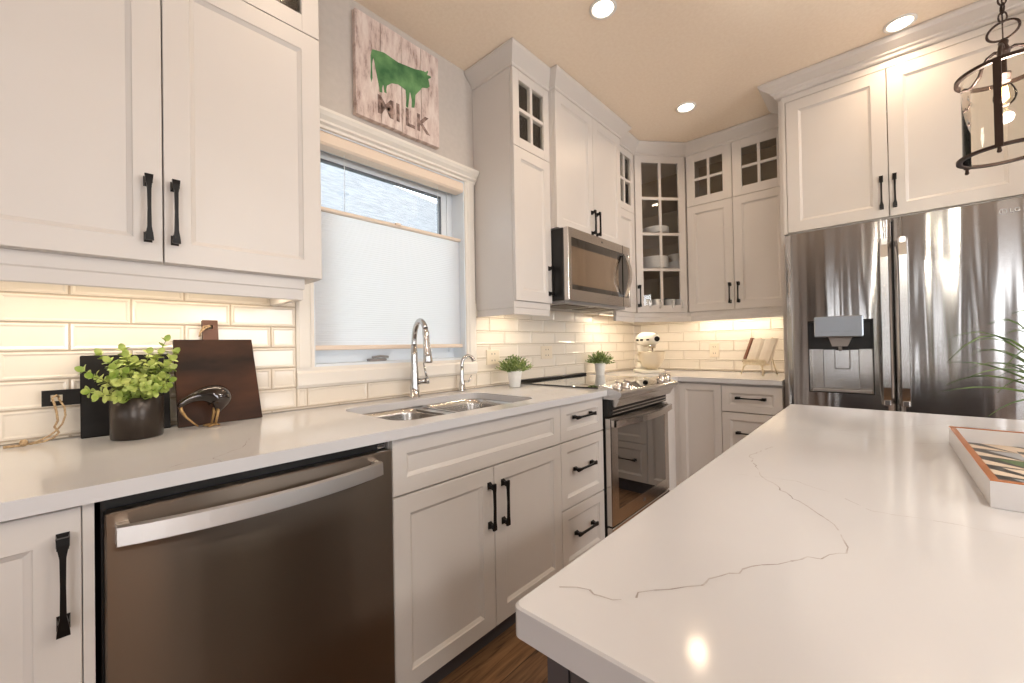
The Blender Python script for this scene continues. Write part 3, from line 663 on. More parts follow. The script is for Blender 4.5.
loc_(MB().cbox(A0, A1, dy0, dy1, .035, .198, .004), rg, 'storage_drawer', M['nickel'])
def text(s_, size, mt, parent, loc, rot, name='lettering', ext=.0006, align='CENTER', bold=0):
    cu = bpy.data.curves.new(name, 'FONT'); cu.body = s_; cu.size = size; cu.extrude = ext; cu.offset = bold; cu.align_x = align; cu.align_y = 'CENTER'
    tmp = bpy.data.objects.new(name+'_tmp', cu); COL.objects.link(tmp)
    bpy.context.view_layer.update(); me = bpy.data.meshes.new_from_object(tmp.evaluated_get(bpy.context.evaluated_depsgraph_get()))
    bpy.data.objects.remove(tmp); o = bpy.data.objects.new(name, me); me.materials.clear(); me.materials.append(mt); COL.objects.link(o)
    o.parent = parent; o.location = loc; o.rotation_euler = rot; return o
text('LG', .022, M['print'], rg, (2.283-2.283, -.669+.66, .242), (PI/2, 0, 0))

# ------------------------------------------------------------------ microwave
mw = thing('microwave', 'stainless over-the-range microwave with a bowed handle', 'microwave', (2.28, -.41, 1.40))
loc_(MB().cbox(1.912, 2.668, -.388, -.004, 1.405, 1.815, .003), mw, 'body', M['blackp'])
t = MB(); f0, f1 = -.422, -.389; a0, a1, z0, z1 = 1.912, 2.668, 1.402, 1.815
t.cbox(a0, a0+.035, f0, f1, z0, z1, .003); t.cbox(a1-.02, a1, f0, f1, z0, z1, .003); t.box(a0+.03, a1-.015, f0+.0005, f1, z1-.055, z1-.001); t.box(a0+.03, a1-.015, f0+.0005, f1, z0+.001, z0+.062)
loc_(t, mw, 'front_frame', M['nickel'])
loc_(MB().box(a0+.034, a1-.019, f0+.003, f1, z0+.06, z1-.053), mw, 'door_glass', M['blackglass'])
loc_(MB().box(a0+.034, 2.50, f0+.0018, f0+.0031, z0+.09, z1-.105), mw, 'window_screen', M['mwglass'])
loc_(MB().box(a1-.108, a1-.106, f0-.0008, f0+.004, z0, z1), mw, 'door_seam', M['rubber'])
t = MB(); rs = []
for i in range(15):
    u = i/14; z = 1.468+(1.755-1.468)*u; b = math.sin(PI*u); y = -.432-.042*b; xo = 2.545+.0*b
    rs.append([(xo, y+.006, z), (xo, y-.006, z), (xo+.03, y-.008, z), (xo+.03, y+.006, z)])
t.loft(rs); 
for z in (1.468, 1.743): t.box(2.546, 2.574, -.43, -.418, z, z+.012)
loc_(t, mw, 'handle', M['steel_flat'])
t = MB(); t.cbox(1.925, 2.655, -.385, -.02, 1.388, 1.405, .003); t.box(1.99, 2.25, -.34, -.16, 1.384, 1.389, 1); t.box(2.33, 2.59, -.34, -.16, 1.384, 1.389, 1)
loc_(t, mw, 'underside', [M['greyp'], M['slot']])
text('LG', .016, M['print'], mw, (2.29-2.28, -.4222+.41, 1.788-1.40), (PI/2, 0, 0))

# ------------------------------------------------------------------ fridge
XFR = 2.84
fr = thing('refrigerator', 'stainless french-door refrigerator with water dispenser', 'refrigerator', (XFR, -1.298, 0), -PI/2)
FW = .915; GX = .4585
MB().cbox(.004, FW-.004, .075, .72, .02, 1.745, .004).build('body', M['greyp'], fr)
def bulge(u): return -.010*(1-(2*u-1)**2)
def fdoor(x0, x1, z0, z1, hole=None):
    t = MB(); xs = sorted({x0+.0+(x1-x0)*i/24 for i in range(25)} | ({hole[0], hole[1]} if hole else set())); zs = [z0, z1] if not hole else [z0, hole[2], hole[3], z1]
    def Y(x):
        u = (x-x0)/(x1-x0); e = min(x-x0, x1-x); rnd_ = .014; ee = 0 if e > rnd_ else rnd_-math.sqrt(max(0, rnd_**2-(rnd_-e)**2)); return bulge(u)+ee
    nx = len(xs); vs = [(x, Y(x), z) for z in zs for x in xs]; fs = []
    for j in range(len(zs)-1):
        for i in range(nx-1):
            if hole and j == 1 and xs[i] >= hole[0]-1e-6 and xs[i+1] <= hole[1]+1e-6: continue
            fs.append((j*nx+i, j*nx+i+1, (j+1)*nx+i+1, (j+1)*nx+i))
    t.add(vs, fs, True)
    for z in (z0, z1): t.add([(x, Y(x), z) for x in xs]+[(x1, .07, z), (x0, .07, z)], [tuple(range(nx+2))])
    for x in (x0, x1): t.add([(x, Y(x), z0), (x, .07, z0), (x, .07, z1), (x, Y(x), z1)], [(0, 1, 2, 3)])
    return t
dh = (.108, .374, .868, 1.252)
ld = fdoor(.002, GX-.003, .66, 1.76, dh).build('door', M['steel'], fr)
rd = fdoor(GX+.003, FW-.002, .66, 1.76).build('door', M['steel'], fr)
fdoor(.002, FW-.002, .06, .65).build('freezer_drawer', M['steel'], fr)
MB().box(GX-.006, GX+.006, .02, .06, .06, 1.75).build('door_seal', M['rubber'], fr)
a0, a1, z0, z1 = dh
t = MB(); yb = .062
t.add([(a0, -.009, z0), (a1, -.009, z0), (a1, -.009, z1), (a0, -.009, z1), (a0+.004, yb, z0+.004), (a1-.004, yb, z0+.004), (a1-.004, yb, z1-.004), (a0+.004, yb, z1-.004)], [(0, 1, 5, 4), (1, 2, 6, 5), (2, 3, 7, 6), (3, 0, 4, 7), (4, 5, 6, 7)])
disp = t.build('dispenser_recess', M['nickel'], fr)
t = MB()
for p in ((a0-.005, a0, z0-.005, z1+.005), (a1, a1+.005, z0-.005, z1+.005), (a0, a1, z0-.005, z0), (a0, a1, z1, z1+.005)): t.box(p[0], p[1], -.013, -.006, p[2], p[3])
t.build('rim', M['blackp'], disp)
MB().box(a0+.002, a1-.002, .02, .06, 1.10, z1-.004).build('upper_shroud', M['blackp'], disp)
t = MB().cbox(a0+.024, a1-.034, -.024, .03, 1.166, 1.279, .005); t.build('control_panel', M['display'], disp)
for i, s_ in enumerate(('ICE', 'WATER', 'LIGHT')): text(s_, .011, M['print'], disp, (a0+.06+.055*i, -.0245, 1.195), (PI/2, 0, 0))
t = MB(); t.loft([[(a0+.085, -.004, 1.165), (a0+.185, -.004, 1.165), (a0+.185, .04, 1.165), (a0+.085, .04, 1.165)], [(a0+.10, .004, 1.115), (a0+.165, .004, 1.115), (a0+.165, .035, 1.115), (a0+.10, .035, 1.115)]]); t.lathe([(.008, 1.09), (.008, 1.116)], (a0+.133, .02, 0), 12); t.build('spout', M['greyp'], disp)
t = MB().cbox(a0+.105, a0+.175, .03, .042, .99, 1.10, .006); t.build('paddle', M['steel_flat'], disp)
MB().cbox(a0+.055, a1-.055, .045, .06, z0+.012, 1.10, .004).build('back_plate', M['steel_flat'], disp)
MB().cbox(a0+.01, a1-.01, -.004, .058, z0+.001, z0+.012, .002).build('drip_tray', M['greyp'], disp)
for x, dd in ((GX-.033, ld), (GX+.035, rd)):
    t = MB(); rs = []
    for i in range(19):
        u = i/18; z = .815+(1.655-.815)*u; b = min(1, math.sin(PI*u)*3); y = -.028-.030*b
        wv = .0175; rs.append([(x-wv, y+.004, z), (x-wv*.8, y-.006, z), (x+wv*.8, y-.006, z), (x+wv, y+.004, z), (x+wv*.7, y+.010, z), (x-wv*.7, y+.010, z)])
    t.loft(rs)
    for z in (.815, 1.625): t.cbox(x-.013, x+.013, -.045, .0, z, z+.03, .003)
    t.build('handle', M['steel_flat'], dd)
# maker's mark, top right of the right door
lx = 2.118-1.298; t = MB()
pts = rrect(lx-.012, lx+.012, 1.709-.012, 1.709+.012, .0119, 8); p2 = [(lx+(x-lx)*.84, 1.709+(z-1.709)*.84) for x, z in pts]; n = len(pts)
t.add([(x, -.0085, z) for x, z in pts+p2], [(i, (i+1) % n, n+(i+1) % n, n+i) for i in range(n)])
t.box(lx-.003, lx-.001, -.009, -.008, 1.703, 1.716); t.box(lx-.003, lx+.004, -.009, -.008, 1.703, 1.705)
t.build('badge', M['traywhite'], rd)
text('LG', .026, M['traywhite'], rd, (lx+.034, -.0085, 1.709), (PI/2, 0, 0))

# ------------------------------------------------------------------ island
IX0, IX1, IY0, IY1 = .2951, 1.850, -1.449, -2.62
t = MB(); rs = []
for ins, z in ((.002, .884), (0, .886), (0, .912), (.002, .9140)):
    rs.append([(x, y, z) for x, y in rrect(IX0+ins, IX1-ins, IY1+ins, IY0-ins, .009, 6)])
t.loft(rs)
v1 = [(0.345, -1.468), (0.36, -1.493), (0.357, -1.506), (0.369, -1.525), (0.383, -1.533), (0.414, -1.548), (0.439, -1.57), (0.454, -1.576), (0.477, -1.587), (0.491, -1.598), (0.518, -1.606), (0.543, -1.629), (0.606, -1.674), (0.647, -1.668), (0.706, -1.646), (0.756, -1.606), (0.807, -1.572), (0.85, -1.542), (.98, -1.50), (1.1, -1.52)]
v2 = [(0.83, -1.512), (0.854, -1.598), (0.787, -1.679), (0.769, -1.69), (0.78, -1.749), (0.779, -1.792), (0.784, -1.837), (.8, -1.95)]
ribbon(t, v1, .9142, .0011, 11); ribbon(t, v2, .9142, .0007, 12); ribbon(t, [(1.35, -1.62), (1.30, -1.74), (1.36, -1.82)], .9142, .0007, 13); ribbon(t, [(1.3, -1.5), (1.45, -1.7), (1.62, -1.8), (1.7, -2)], .9142, .0006, 14)
tag(t.build('island_worktop', [M['quartz'], M['vein']]), 'white quartz island worktop with thin grey veins and rounded corners', 'countertop')
ib = thing('kitchen_island', 'charcoal island base cabinet under the white quartz top', 'kitchen island', ((IX0+IX1)/2, -2.0, 0))
t = MB(); t.box(.345, 1.80, -2.30, -1.485, .10, .8835); t.box(.3255, .3445, -1.4895, -1.466, .10, .8835); t.box(1.798, 1.818, -2.30, -1.466, .10, .8835); loc_(t, ib, 'carcass', M['island'])
t = MB(); t.box(.38, 1.77, -2.26, -1.54, .001, .10); loc_(t, ib, 'toe_kick', M['blackp'])
for i in range(3):
    xx = 1.797-.484*i
    e = door(ib, 0, .48, .12, .87, st=.06, mt='island'); e.location = (xx-ib.location.x, -1.464-ib.location.y, 0); e.rotation_euler = (0, 0, PI)
    handle(e, (.44, .73), 'v')
e = door(ib, 0, .80, .12, .87, name='end_panel', st=.07, mt='island'); e.location = (.325-ib.location.x, -1.49-ib.location.y, 0); e.rotation_euler = (0, 0, -PI/2)

# ------------------------------------------------------------------ things on the counter, left
def rot_place(mb, mtx): mb.v = [tuple(mtx @ Vector(p)) for p in mb.v]; return mb
bA = thing('cutting_board', 'black cutting board lying sideways with its handle to the left, behind the planter', 'cutting board', (.141, -.055, ZW+.0006))
def outline_board(w_, h_, hx, hh, hw, th, horizontal=False):
    pass
tl = R(8)
mA = Matrix.Translation((0, 0, 0)) @ Matrix.Rotation(-tl, 4, 'X')
t = MB(); t.cbox(-.095, .098, -.008, .008, 0, .232, .002); rot_place(t, mA); t.build('blade', M['board_black'], bA)
t = MB(); pts = []
t.box(-.166, -.150, -.008, .008, .097, .139); t.box(-.128, -.095, -.008, .008, .097, .139); t.box(-.150, -.128, -.008, .008, .097, .109); t.box(-.150, -.128, -.008, .008, .127, .139); rot_place(t, mA); t.build('board_handle', M['board_black'], bA)
bB = thing('cutting_board', 'dark brown square cutting board standing upright on the counter behind the bird figurine', 'cutting board', (.366, -.082, ZW+.0006))
mB = Matrix.Rotation(-R(10), 4, 'X')
t = MB(); t.loft([[(x, y, z) for x, z in ((-.112, 0), (.118, 0), (.100, .278), (-.116, .278))] for y in (-.009, .009)]); rot_place(t, mB); t.build('blade', M['board_brown'], bB)
t = MB(); hx = -.018; t.box(hx-.021, hx-.007, -.009, .009, .278, .345); t.box(hx+.007, hx+.021, -.009, .009, .278, .345); t.box(hx-.007, hx+.007, -.009, .009, .278, .315); t.box(hx-.007, hx+.007, -.009, .009, .329, .345); rot_place(t, mB); t.build('board_handle', M['board_handle'], bB)
t = MB(); t.tube([mB @ Vector(p) for p in ((hx, .0, .322), (hx-.002, -.014, .322), (hx-.016, -.016, .315), (hx-.03, -.014, .30), (hx-.032, -.013, .287))], .003, 8)
t.tube([mB @ Vector(p) for p in ((hx, .0, .322), (hx-.004, -.012, .326), (hx-.02, -.014, .322), (hx-.031, -.012, .296))], .0025, 8); t.build('cord', M['twine'], bB)
tw = tag(MB().tube([(.006, -.046, 1.034), (.002, -.060, 1.040), (-.006, -.064, 1.034), (-.002, -.062, 1.018), (.002, -.062, .995), (.004, -.062, .972), (-.002, -.062, .956), (.006, -.064, .940), (-.004, -.066, .928), (-.020, -.066, .921), (-.045, -.066, .9185)], .0026, 8)
    .tube([(.006, -.046, 1.034), (.006, -.060, 1.03), (.016, -.063, 1.008), (.018, -.063, .985), (.012, -.063, .962), (.002, -.064, .947), (-.012, -.066, .934), (-.032, -.067, .923), (-.052, -.068, .9185)], .0024, 8)
    .lathe([(.002, -.008), (.008, -.005), (.009, .003), (.003, .008)], (-.055, -.067, .9240), 10, 'x').tube([(-.055, -.067, .9185), (-.088, -.066, .9185)], .0034, 8).build('twine_loop', M['twine']),
    'brown twine loop hanging from the black cutting board handle onto the counter', 'twine')
pl = thing('potted_plant', 'bright green round-leaved plant in a dark metallic pot on the left counter', 'plant', (.154, -.155, ZW+.0006))
t = MB(); t.lathe([(.052, 0), (.056, .003), (.0565, .06), (.0565, .112), (.0545, .114), (.0535, .108), (.0535, .095), (.001, .095)], n=40); t.build('pot', M['planter'], pl)
MB().lathe([(.0525, .095), (.03, .100), (.001, .101)], n=20).build('soil', M['soil'], pl)
rnd = random.Random(7); st = MB(); lf = MB()
def leaf(t, p, d, up, ln, wd, round_=True):
    d = d.normalized(); s_ = d.cross(up); s_ = s_.normalized() if s_.length > 1e-4 else d.orthogonal().normalized(); nn = s_.cross(d)
    prof = [(0, .10), (.18, .62), (.42, 1), (.68, .92), (.9, .5), (1, .05)] if round_ else [(0, .3), (.3, 1), (.65, .85), (1, .05)]
    L_, C_, R_ = [], [], []
    for u, w_ in prof:
        c = p+d*ln*u+nn*(-.15*ln*u*u); L_.append(c+s_*wd*w_+nn*wd*.25*w_); C_.append(c); R_.append(c-s_*wd*w_+nn*wd*.25*w_)
    n = len(prof); vs = L_+C_+R_; fs = [(i, i+1, n+i+1, n+i) for i in range(n-1)]+[(n+i, n+i+1, 2*n+i+1, 2*n+i) for i in range(n-1)]
    t.add(vs, fs, True)
tips = [(-.11, -.01, .185), (-.075, .02, .225), (-.03, .0, .235), (.0, .035, .20), (.05, .02, .205), (.085, .005, .26), (.105, -.02, .225), (.07, -.05, .19), (-.05, -.06, .17), (.0, -.07, .165), (-.10, -.05, .135), (.03, -.03, .225), (-.02, .03, .25-.03), (.10, .02, .18), (-.06, -.02, .205), (.04, -.07, .15), (.085, -.04, .15)]
tips += [(tx_*.6+.012, ty_-.02, tz_*.86) for tx_, ty_, tz_ in tips]+[(tx_*.85, ty_-.035, tz_*.92) for tx_, ty_, tz_ in tips[::2]]
for tx, ty, tz in tips:
    tx = tx*(.74 if tx > 0 else .92)
    b = Vector((tx*.25, ty*.25, .095)); e_ = Vector((tx*1.0, min(ty, .035), tz*1.03)); mid = (b+e_)/2+Vector((-tx*.12, 0, .02)); pts = []
    for i in range(10):
        u = i/9; pts.append(b*(1-u)**2+mid*2*u*(1-u)+e_*u*u)
    st.tube(pts, [.0016*(1-.5*i/9) for i in range(10)], 6)
    for i in range(2, 10):
        d = (pts[min(i+1, 9)]-pts[i-1]).normalized(); s0 = d.orthogonal().normalized(); a0_ = rnd.random()*6.28+i*1.57
        for s_ in (0, PI):
            q_ = Matrix.Rotation(a0_+s_, 3, d) @ s0
            leaf(lf, pts[i], q_*1.0+d*.55, d, rnd.uniform(.015, .023), rnd.uniform(.006, .009))
    leaf(lf, pts[9], d, Vector((0, 1, 0)), .022, .008)
st.build('stems', M['stem'], pl); lf.build('leaves', M['leaf_euc'], pl)
# bird figurine
bd = thing('bird_figurine', 'glossy dark ceramic bird figurine bending its head down, in front of the brown board', 'figurine', (.315, -.135, ZW+.0006))
# body in the x-z plane: rump low right, back arched, long neck and head pointing left
path = [(.029, .044, .006), (.034, .058, .016), (.038, .080, .0335), (.030, .094, .0365), (.014, .101, .031), (-.006, .1025, .0225), (-.030, .0965, .0145), (-.050, .087, .0115), (-.063, .077, .0095), (-.067, .068, .005)]
pp = []; rrad = []
for i in range(len(path)-1):
    for j in range(4):
        u = j/4; pp.append((path[i][0]*(1-u)+path[i+1][0]*u, 0, path[i][1]*(1-u)+path[i+1][1]*u)); rrad.append(path[i][2]*(1-u)+path[i+1][2]*u)
pp.append((path[-1][0], 0, path[-1][1])); rrad.append(path[-1][2])
for _ in range(3):
    pp = [pp[0]]+[tuple((pp[i-1][k]+2*pp[i][k]+pp[i+1][k])/4 for k in range(3)) for i in range(1, len(pp)-1)]+[pp[-1]]; rrad = [rrad[0]]+[(rrad[i-1]+2*rrad[i]+rrad[i+1])/4 for i in range(1, len(rrad)-1)]+[rrad[-1]]
MB().tube(pp, rrad, 18).build('body', M['ceramic'], bd)
t = MB(); t.tube([(-.064, 0, .072), (-.060, 0, .056), (-.049, 0, .036), (-.033, 0, .017), (-.020, 0, .004)], [.0055, .0045, .0035, .0028, .0018], 10); t.build('beak', M['bird_leg'], bd)
for yy, dx in ((-.010, .0), (.012, -.006)):
    t = MB(); t.tube([(.030+dx, yy*.6, .056), (.027+dx, yy, .035), (.022+dx, yy, .008)], [.006, .004, .0035], 10)
    for a in (-.5, 0, .5): t.tube([(.022+dx, yy, .006), (.022+dx-.022*math.cos(a), yy-.022*math.sin(a), .0032)], [.0035, .002], 8)
    t.tube([(.022+dx, yy, .006), (.034+dx, yy, .0032)], [.0032, .002], 8); t.build('leg', M['bird_leg'], bd)

# ------------------------------------------------------------------ boxwood pots
def boxpot(loc, label, seed):
    e = thing('potted_plant', label, 'plant', loc, 0, 'small white pots by the range')
    t = MB(); t.lathe([(.029, 0), (.031, .002), (.042, .088), (.043, .092), (.0405, .092), (.039, .080), (.001, .080)], n=32); t.build('pot', M['white'], e)
    r_ = random.Random(seed); lf = MB()
    for i in range(190):
        a = r_.random()*6.283; el = r_.uniform(.12, 1.5); d = Vector((math.cos(a)*math.cos(el), math.sin(a)*math.cos(el), math.sin(el)))
        ln = r_.uniform(.062, .100); b = Vector((d.x*.015, d.y*.015, .082)); tip = b+Vector((d.x*ln*1.05, d.y*ln*1.05, d.z*ln))
        for k_ in range(4, 10):
            p = b.lerp(tip, k_/9.5)
            q_ = Vector((r_.uniform(-1, 1), r_.uniform(-1, 1), r_.uniform(-.3, 1)))*.7+d*.9
            leaf(lf, p, q_, Vector((r_.uniform(-1, 1), r_.uniform(-1, 1), 1)), r_.uniform(.011, .019), r_.uniform(.0032, .005), False)
        if i % 3 == 0: lf.tube([b, tip], .0008, 4)
    lf.build('leaves', M['leaf_box'], e)
    return e
boxpot((1.748, -.15, ZW+.0006), 'small green plant in a white pot on the counter left of the range', 3)
boxpot((2.735, -.13, ZW+.0006), 'small green plant in a white pot between the range and the mixer', 5)

# ------------------------------------------------------------------ stand mixer
mx_ = thing('stand_mixer', 'cream stand mixer with a steel bowl in the back corner', 'mixer', (3.19, -.305, ZW+.0006), R(-128))
# local: +x points from column to nose
t = MB(); rs = []
for ins, z in ((.004, 0), (0, .006), (0, .020), (.006, .026)):
    pts = rrect(-.13+ins, .13-ins, -.085+ins, .085-ins, .06, 8); rs.append([(x, y*(1 if x < 0 else 1.15), z) for x, y in pts])
t.loft(rs, True)
t.loft([[(x, y, z) for x, y in rrect(-.125+i_, -.045-i_*.5, -.050+i_, .050-i_, .03)] for z, i_ in ((.024, -.004), (.05, .004), (.12, .012), (.19, .008), (.225, .002))], True); t.build('base', M['cream'], mx_)
t = MB(); prof = [(-.145, .002), (-.143, .030), (-.125, .048), (-.08, .058), (-.02, .060), (.05, .056), (.10, .048), (.13, .040), (.142, .030), (.145, .002)]
rs = []
for x, r_ in prof: rs.append([(x, r_*.92*math.cos(2*PI*i/24), .268+r_*.98*math.sin(2*PI*i/24)) for i in range(24)])
t.loft(rs, True); t.build('motor_head', M['cream'], mx_)
t = MB(); t.lathe([(.024, .195), (.028, .215), (.028, .225)], (.075, 0, 0), 20); t.tube([(.075, 0, .20), (.075, 0, .15)], .007, 10); t.build('beater_shaft', M['nickel'], mx_)
t = MB(); t.lathe([(.020, .141), (.021, .150), (.018, .158)], (0, 0, .268), 16, 'x'); t.tube([(-.05, -.052, .262), (-.05, -.07, .262)], .008, 10); t.tube([(.02, -.052, .262), (.02, -.072, .262)], .0075, 10); t.tube([(.1, -.04, .262), (.1, -.062, .262)], .006, 10); t.build('knobs', M['black'], mx_)
t = MB(); t.lathe([(.045, .028), (.045, .036), (.052, .040), (.085, .075), (.098, .12), (.102, .165), (.105, .168), (.103, .17), (.099, .166), (.095, .12), (.08, .078), (.045, .045), (.001, .043)], (.055, 0, 0), 36); t.tube([(.055, -.10, .15), (.055, -.135, .145), (.055, -.138, .10), (.055, -.09, .085)], .005, 8); t.build('bowl', M['bowl'], mx_)

# ------------------------------------------------------------------ book stand and cookbook
bs = thing('book_stand', 'cream scrolled cookbook stand on the back counter beside the refrigerator', 'book stand', (3.29, -1.065, ZW+.0006), R(-125))
t = MB()
t.cbox(-.10, .10, -.035, -.004, .070, .080, .002); t.cbox(-.10, .10, -.041, -.034, .070, .104, .002)
for i in range(9):  # scrolled lip
    cx = -.088+.022*i; t.tube([(cx+.009*math.cos(a), -.043, .100+.009*math.sin(a)) for a in [j*PI/6 for j in range(13)]], .0022, 6)
for sx in (-1, 1):
    t.tube([(sx*.075, -.035, .075), (sx*.082, -.05, .055), (sx*.088, -.052, .03), (sx*.096, -.06, .004)], [.006, .006, .005, .005], 8)
    t.tube([(sx*.06, -.005, .075), (sx*.06, .05, .20), (sx*.045, .075, .26)], .005, 8); t.tube([(sx*.06, .035, .165), (sx*.055, .10, .004)], .0045, 8)
t.tube([(-.06, .05, .20), (.06, .05, .20)], .004, 8); t.build('frame', M['stand'], bs)
ck = thing('cookbook', 'open cookbook with a brown cover edge propped on the cream stand', 'book', (3.29, -1.065, ZW+.0006), R(-125))
mC = Matrix.Translation((0, -.012, .083)) @ Matrix.Rotation(-R(24), 4, 'X')
t = MB(); t.box(-.122, -.100, -.014, .004, -.001, .189); rot_place(t, mC); t.build('cover', M['cover'], ck)
t = MB(); t.box(-.0995, .112, -.0, .004, 0, .185); rot_place(t, mC); t.build('back_board', M['page'], ck)
t = MB()
for sx in (-1, 1): t.loft([[(sx*x, y, z) for x, y in ((.001, -.002), (.02, -.010), (.06, -.012), (.098, -.007), (.098, -.0005), (.001, -.0005))] for z in (.004, .181)])
rot_place(t, mC); t.build('pages', M['page'], ck)

# ------------------------------------------------------------------ outlets
def outlet(mp, label):
    t = MB(); t.loft([[mp(u, z, o) for u, z in ((-.036-i, -.058-i), (.036+i, -.058-i), (.036+i, .058+i), (-.036-i, .058+i))] for i, o in ((0, .0075), (0, .012), (-.003, .014))])
    o = tag(t.build('wall_outlet', M['plate']), label, 'outlet'); s_ = MB()
    for dz in (-.026, .026):
        for du in (-.008, .008): s_.loft([[mp(u, z, q_) for u, z in ((du-.0015, dz-.006), (du+.0015, dz-.006), (du+.0015, dz+.006), (du-.0015, dz+.006))] for q_ in (.0138, .0146)])
    s_.build('sockets', M['slot'], o)
outlet(lambda u, z, o: (1.715+u*1.5, -o, 1.085+z*.75), 'cream wall outlet plate beside the window casing behind the left small plant')
outlet(lambda u, z, o: (2.235+u*1.7, -o, 1.10+z*.75), 'cream wall outlet plate in the tile above the range')
outlet(lambda u, z, o: (XB-o, -.70-u, 1.085+z), 'cream wall outlet plate on the back wall tiles between mixer and book stand')

# ------------------------------------------------------------------ picture
pc = thing('wall_picture', 'weathered plank picture of a green cow with the word MILK, above the window', 'picture', (1.107, -.003, 2.412))
PX0, PX1, PZ0, PZ1 = .877, 1.332, 2.180, 2.648
t = MB(); xs = [PX0, .985, 1.055, 1.215, PX1]
xs = [PX0, 1.0, 1.11, 1.222, PX1]
for i in range(4): t.cbox(xs[i]+.0012, xs[i+1]-.0012, -.030, -.003, PZ0+(.003 if i % 2 else 0), PZ1-(.002 if i % 2 == 0 else 0), .0015)
loc_(t, pc, 'planks', M['picture'])
cow = [(0.962, 2.503), (1.017, 2.517), (1.054, 2.513), (1.092, 2.509), (1.185, 2.523), (1.226, 2.536), (1.248, 2.54), (1.261, 2.53), (1.28, 2.533), (1.282, 2.525), (1.266, 2.513), (1.273, 2.477), (1.259, 2.462), (1.229, 2.451), (1.202, 2.405), (1.185, 2.387), (1.179, 2.33), (1.161, 2.324), (1.157, 2.374), (1.141, 2.312), (1.131, 2.315), (1.13, 2.395), (1.09, 2.403), (1.055, 2.392), (1.02, 2.36), (1.006, 2.36), (1.005, 2.326), (0.988, 2.324), (0.98, 2.387), (0.97, 2.432), (0.96, 2.382), (0.952, 2.348), (0.95, 2.382), (0.953, 2.463)]
body_ = cow[:14]+[(1.185, 2.393), (1.13, 2.395), (1.09, 2.403), (1.055, 2.392), (1.02, 2.36), (.99, 2.37), (.978, 2.40), (.968, 2.45), (.958, 2.48)]
c0_ = (1.09, 2.45); t = MB()
def flat(pts, y):
    cx, cz = sum(p[0] for p in pts)/len(pts), sum(p[1] for p in pts)/len(pts)
    t.loft([[(x-1.107, yy, z-2.412) for x, z in pts] for yy in (y, y+.0008)], caps=False); n = len(pts)
    t.add([(cx-1.107, y, cz-2.412)]+[(x-1.107, y, z-2.412) for x, z in pts], [(0, i+1, (i+1) % n+1) for i in range(n)])
flat(body_, -.0280)
flat([(1.13, 2.40), (1.155, 2.40), (1.148, 2.35), (1.143, 2.312), (1.131, 2.315), (1.134, 2.35)], -.0283); flat([(1.155, 2.40), (1.187, 2.40), (1.183, 2.35), (1.179, 2.328), (1.163, 2.324), (1.165, 2.36)], -.0281)
flat([(.978, 2.40), (1.012, 2.37), (1.005, 2.345), (1.006, 2.326), (.992, 2.322), (.99, 2.345)], -.0283); flat([(1.01, 2.375), (1.032, 2.375), (1.026, 2.35), (1.028, 2.332), (1.016, 2.332), (1.014, 2.35)], -.0281)
flat([(.958, 2.502), (.968, 2.495), (.958, 2.46), (.957, 2.41), (.958, 2.37), (.952, 2.350), (.948, 2.37), (.950, 2.41), (.950, 2.47)], -.0279)
flat([(1.248, 2.538), (1.262, 2.553), (1.266, 2.548), (1.258, 2.53)], -.0279)
t.build('cow_print', M['cow'], pc)
for s_, dx in (('M', -.085), ('I', -.020), ('L', .045), ('K', .120)):
    text(s_, .118, M['ink'], pc, (dx, -.0275, 2.262-2.412), (PI/2, 0, 0), ext=.0003, bold=.0028)

# ------------------------------------------------------------------ tray
ty = thing('tray', 'white lacquered tray with copper rim and geometric pattern on the island', 'tray', (1.11, -1.98, .9145))
X0, X1, Y0, Y1, ZH = .888, 1.36, -1.815, -2.145, .037
X0, X1 = X0-1.11, X1-1.11; Y0, Y1 = Y0+1.98, Y1+1.98; th = .009
MB().box(X0, X1, Y1, Y0, 0, .006).build('bottom', M['traywhite'], ty)
t = MB(); t.box(X0, X1, Y0-th, Y0, .006, ZH); t.box(X0, X1, Y1, Y1+th, .006, ZH)
yc = (Y0+Y1)/2
for xa, xb in ((X0, X0+th), (X1-th, X1)):
    if xa < 0: t.box(xa, xb, Y1+th, Y0-th, .006, ZH)
    else:
        t.box(xa, xb, yc+.045, Y0-th, .006, ZH); t.box(xa, xb, Y1+th, yc-.045, .006, ZH); t.box(xa, xb, yc-.045, yc+.045, .006, .014); t.box(xa, xb, yc-.045, yc+.045, .030, ZH)
t.build('walls', M['traywhite'], ty)
t = MB(); zr = ZH+.0015
for a, b, c, d in ((X0, X1, Y0-th, Y0), (X0, X1, Y1, Y1+th), (X0, X0+th, Y1+th, Y0-th), (X1-th, X1, Y1+th, Y0-th)): t.box(a, b, c, d, ZH, zr)
t.build('rim', M['traygold'], ty)
t = MB(); xi0, xi1, yi0, yi1 = X0+th, X1-th, Y1+th, Y0-th; t.box(xi0, xi1, yi0, yi1, .006, .0075, 0)
rnd = random.Random(4)
nx, ny = 6, 4
for i in range(nx):
    for j in range(ny):
        xa, xb = xi0+(xi1-xi0)*i/nx, xi0+(xi1-xi0)*(i+1)/nx; ya, yb = yi0+(yi1-yi0)*j/ny, yi0+(yi1-yi0)*(j+1)/ny; z = .0077
        t.add([(xa, ya, z), (xb, yb, z), (xa+(xb-xa)*.3, yb, z)], [(0, 1, 2)], mi=1); t.add([(xa, ya, z), (xb, ya, z), (xb, ya+(yb-ya)*.55, z)], [(0, 1, 2)], mi=2 if (i+j) % 3 == 0 else (3 if (i+j) % 3 == 1 else 1))
t.build('patterned_base', [M['tray_black'], M['tray_beige'], M['tray_green'], M['tray_grey']], ty)

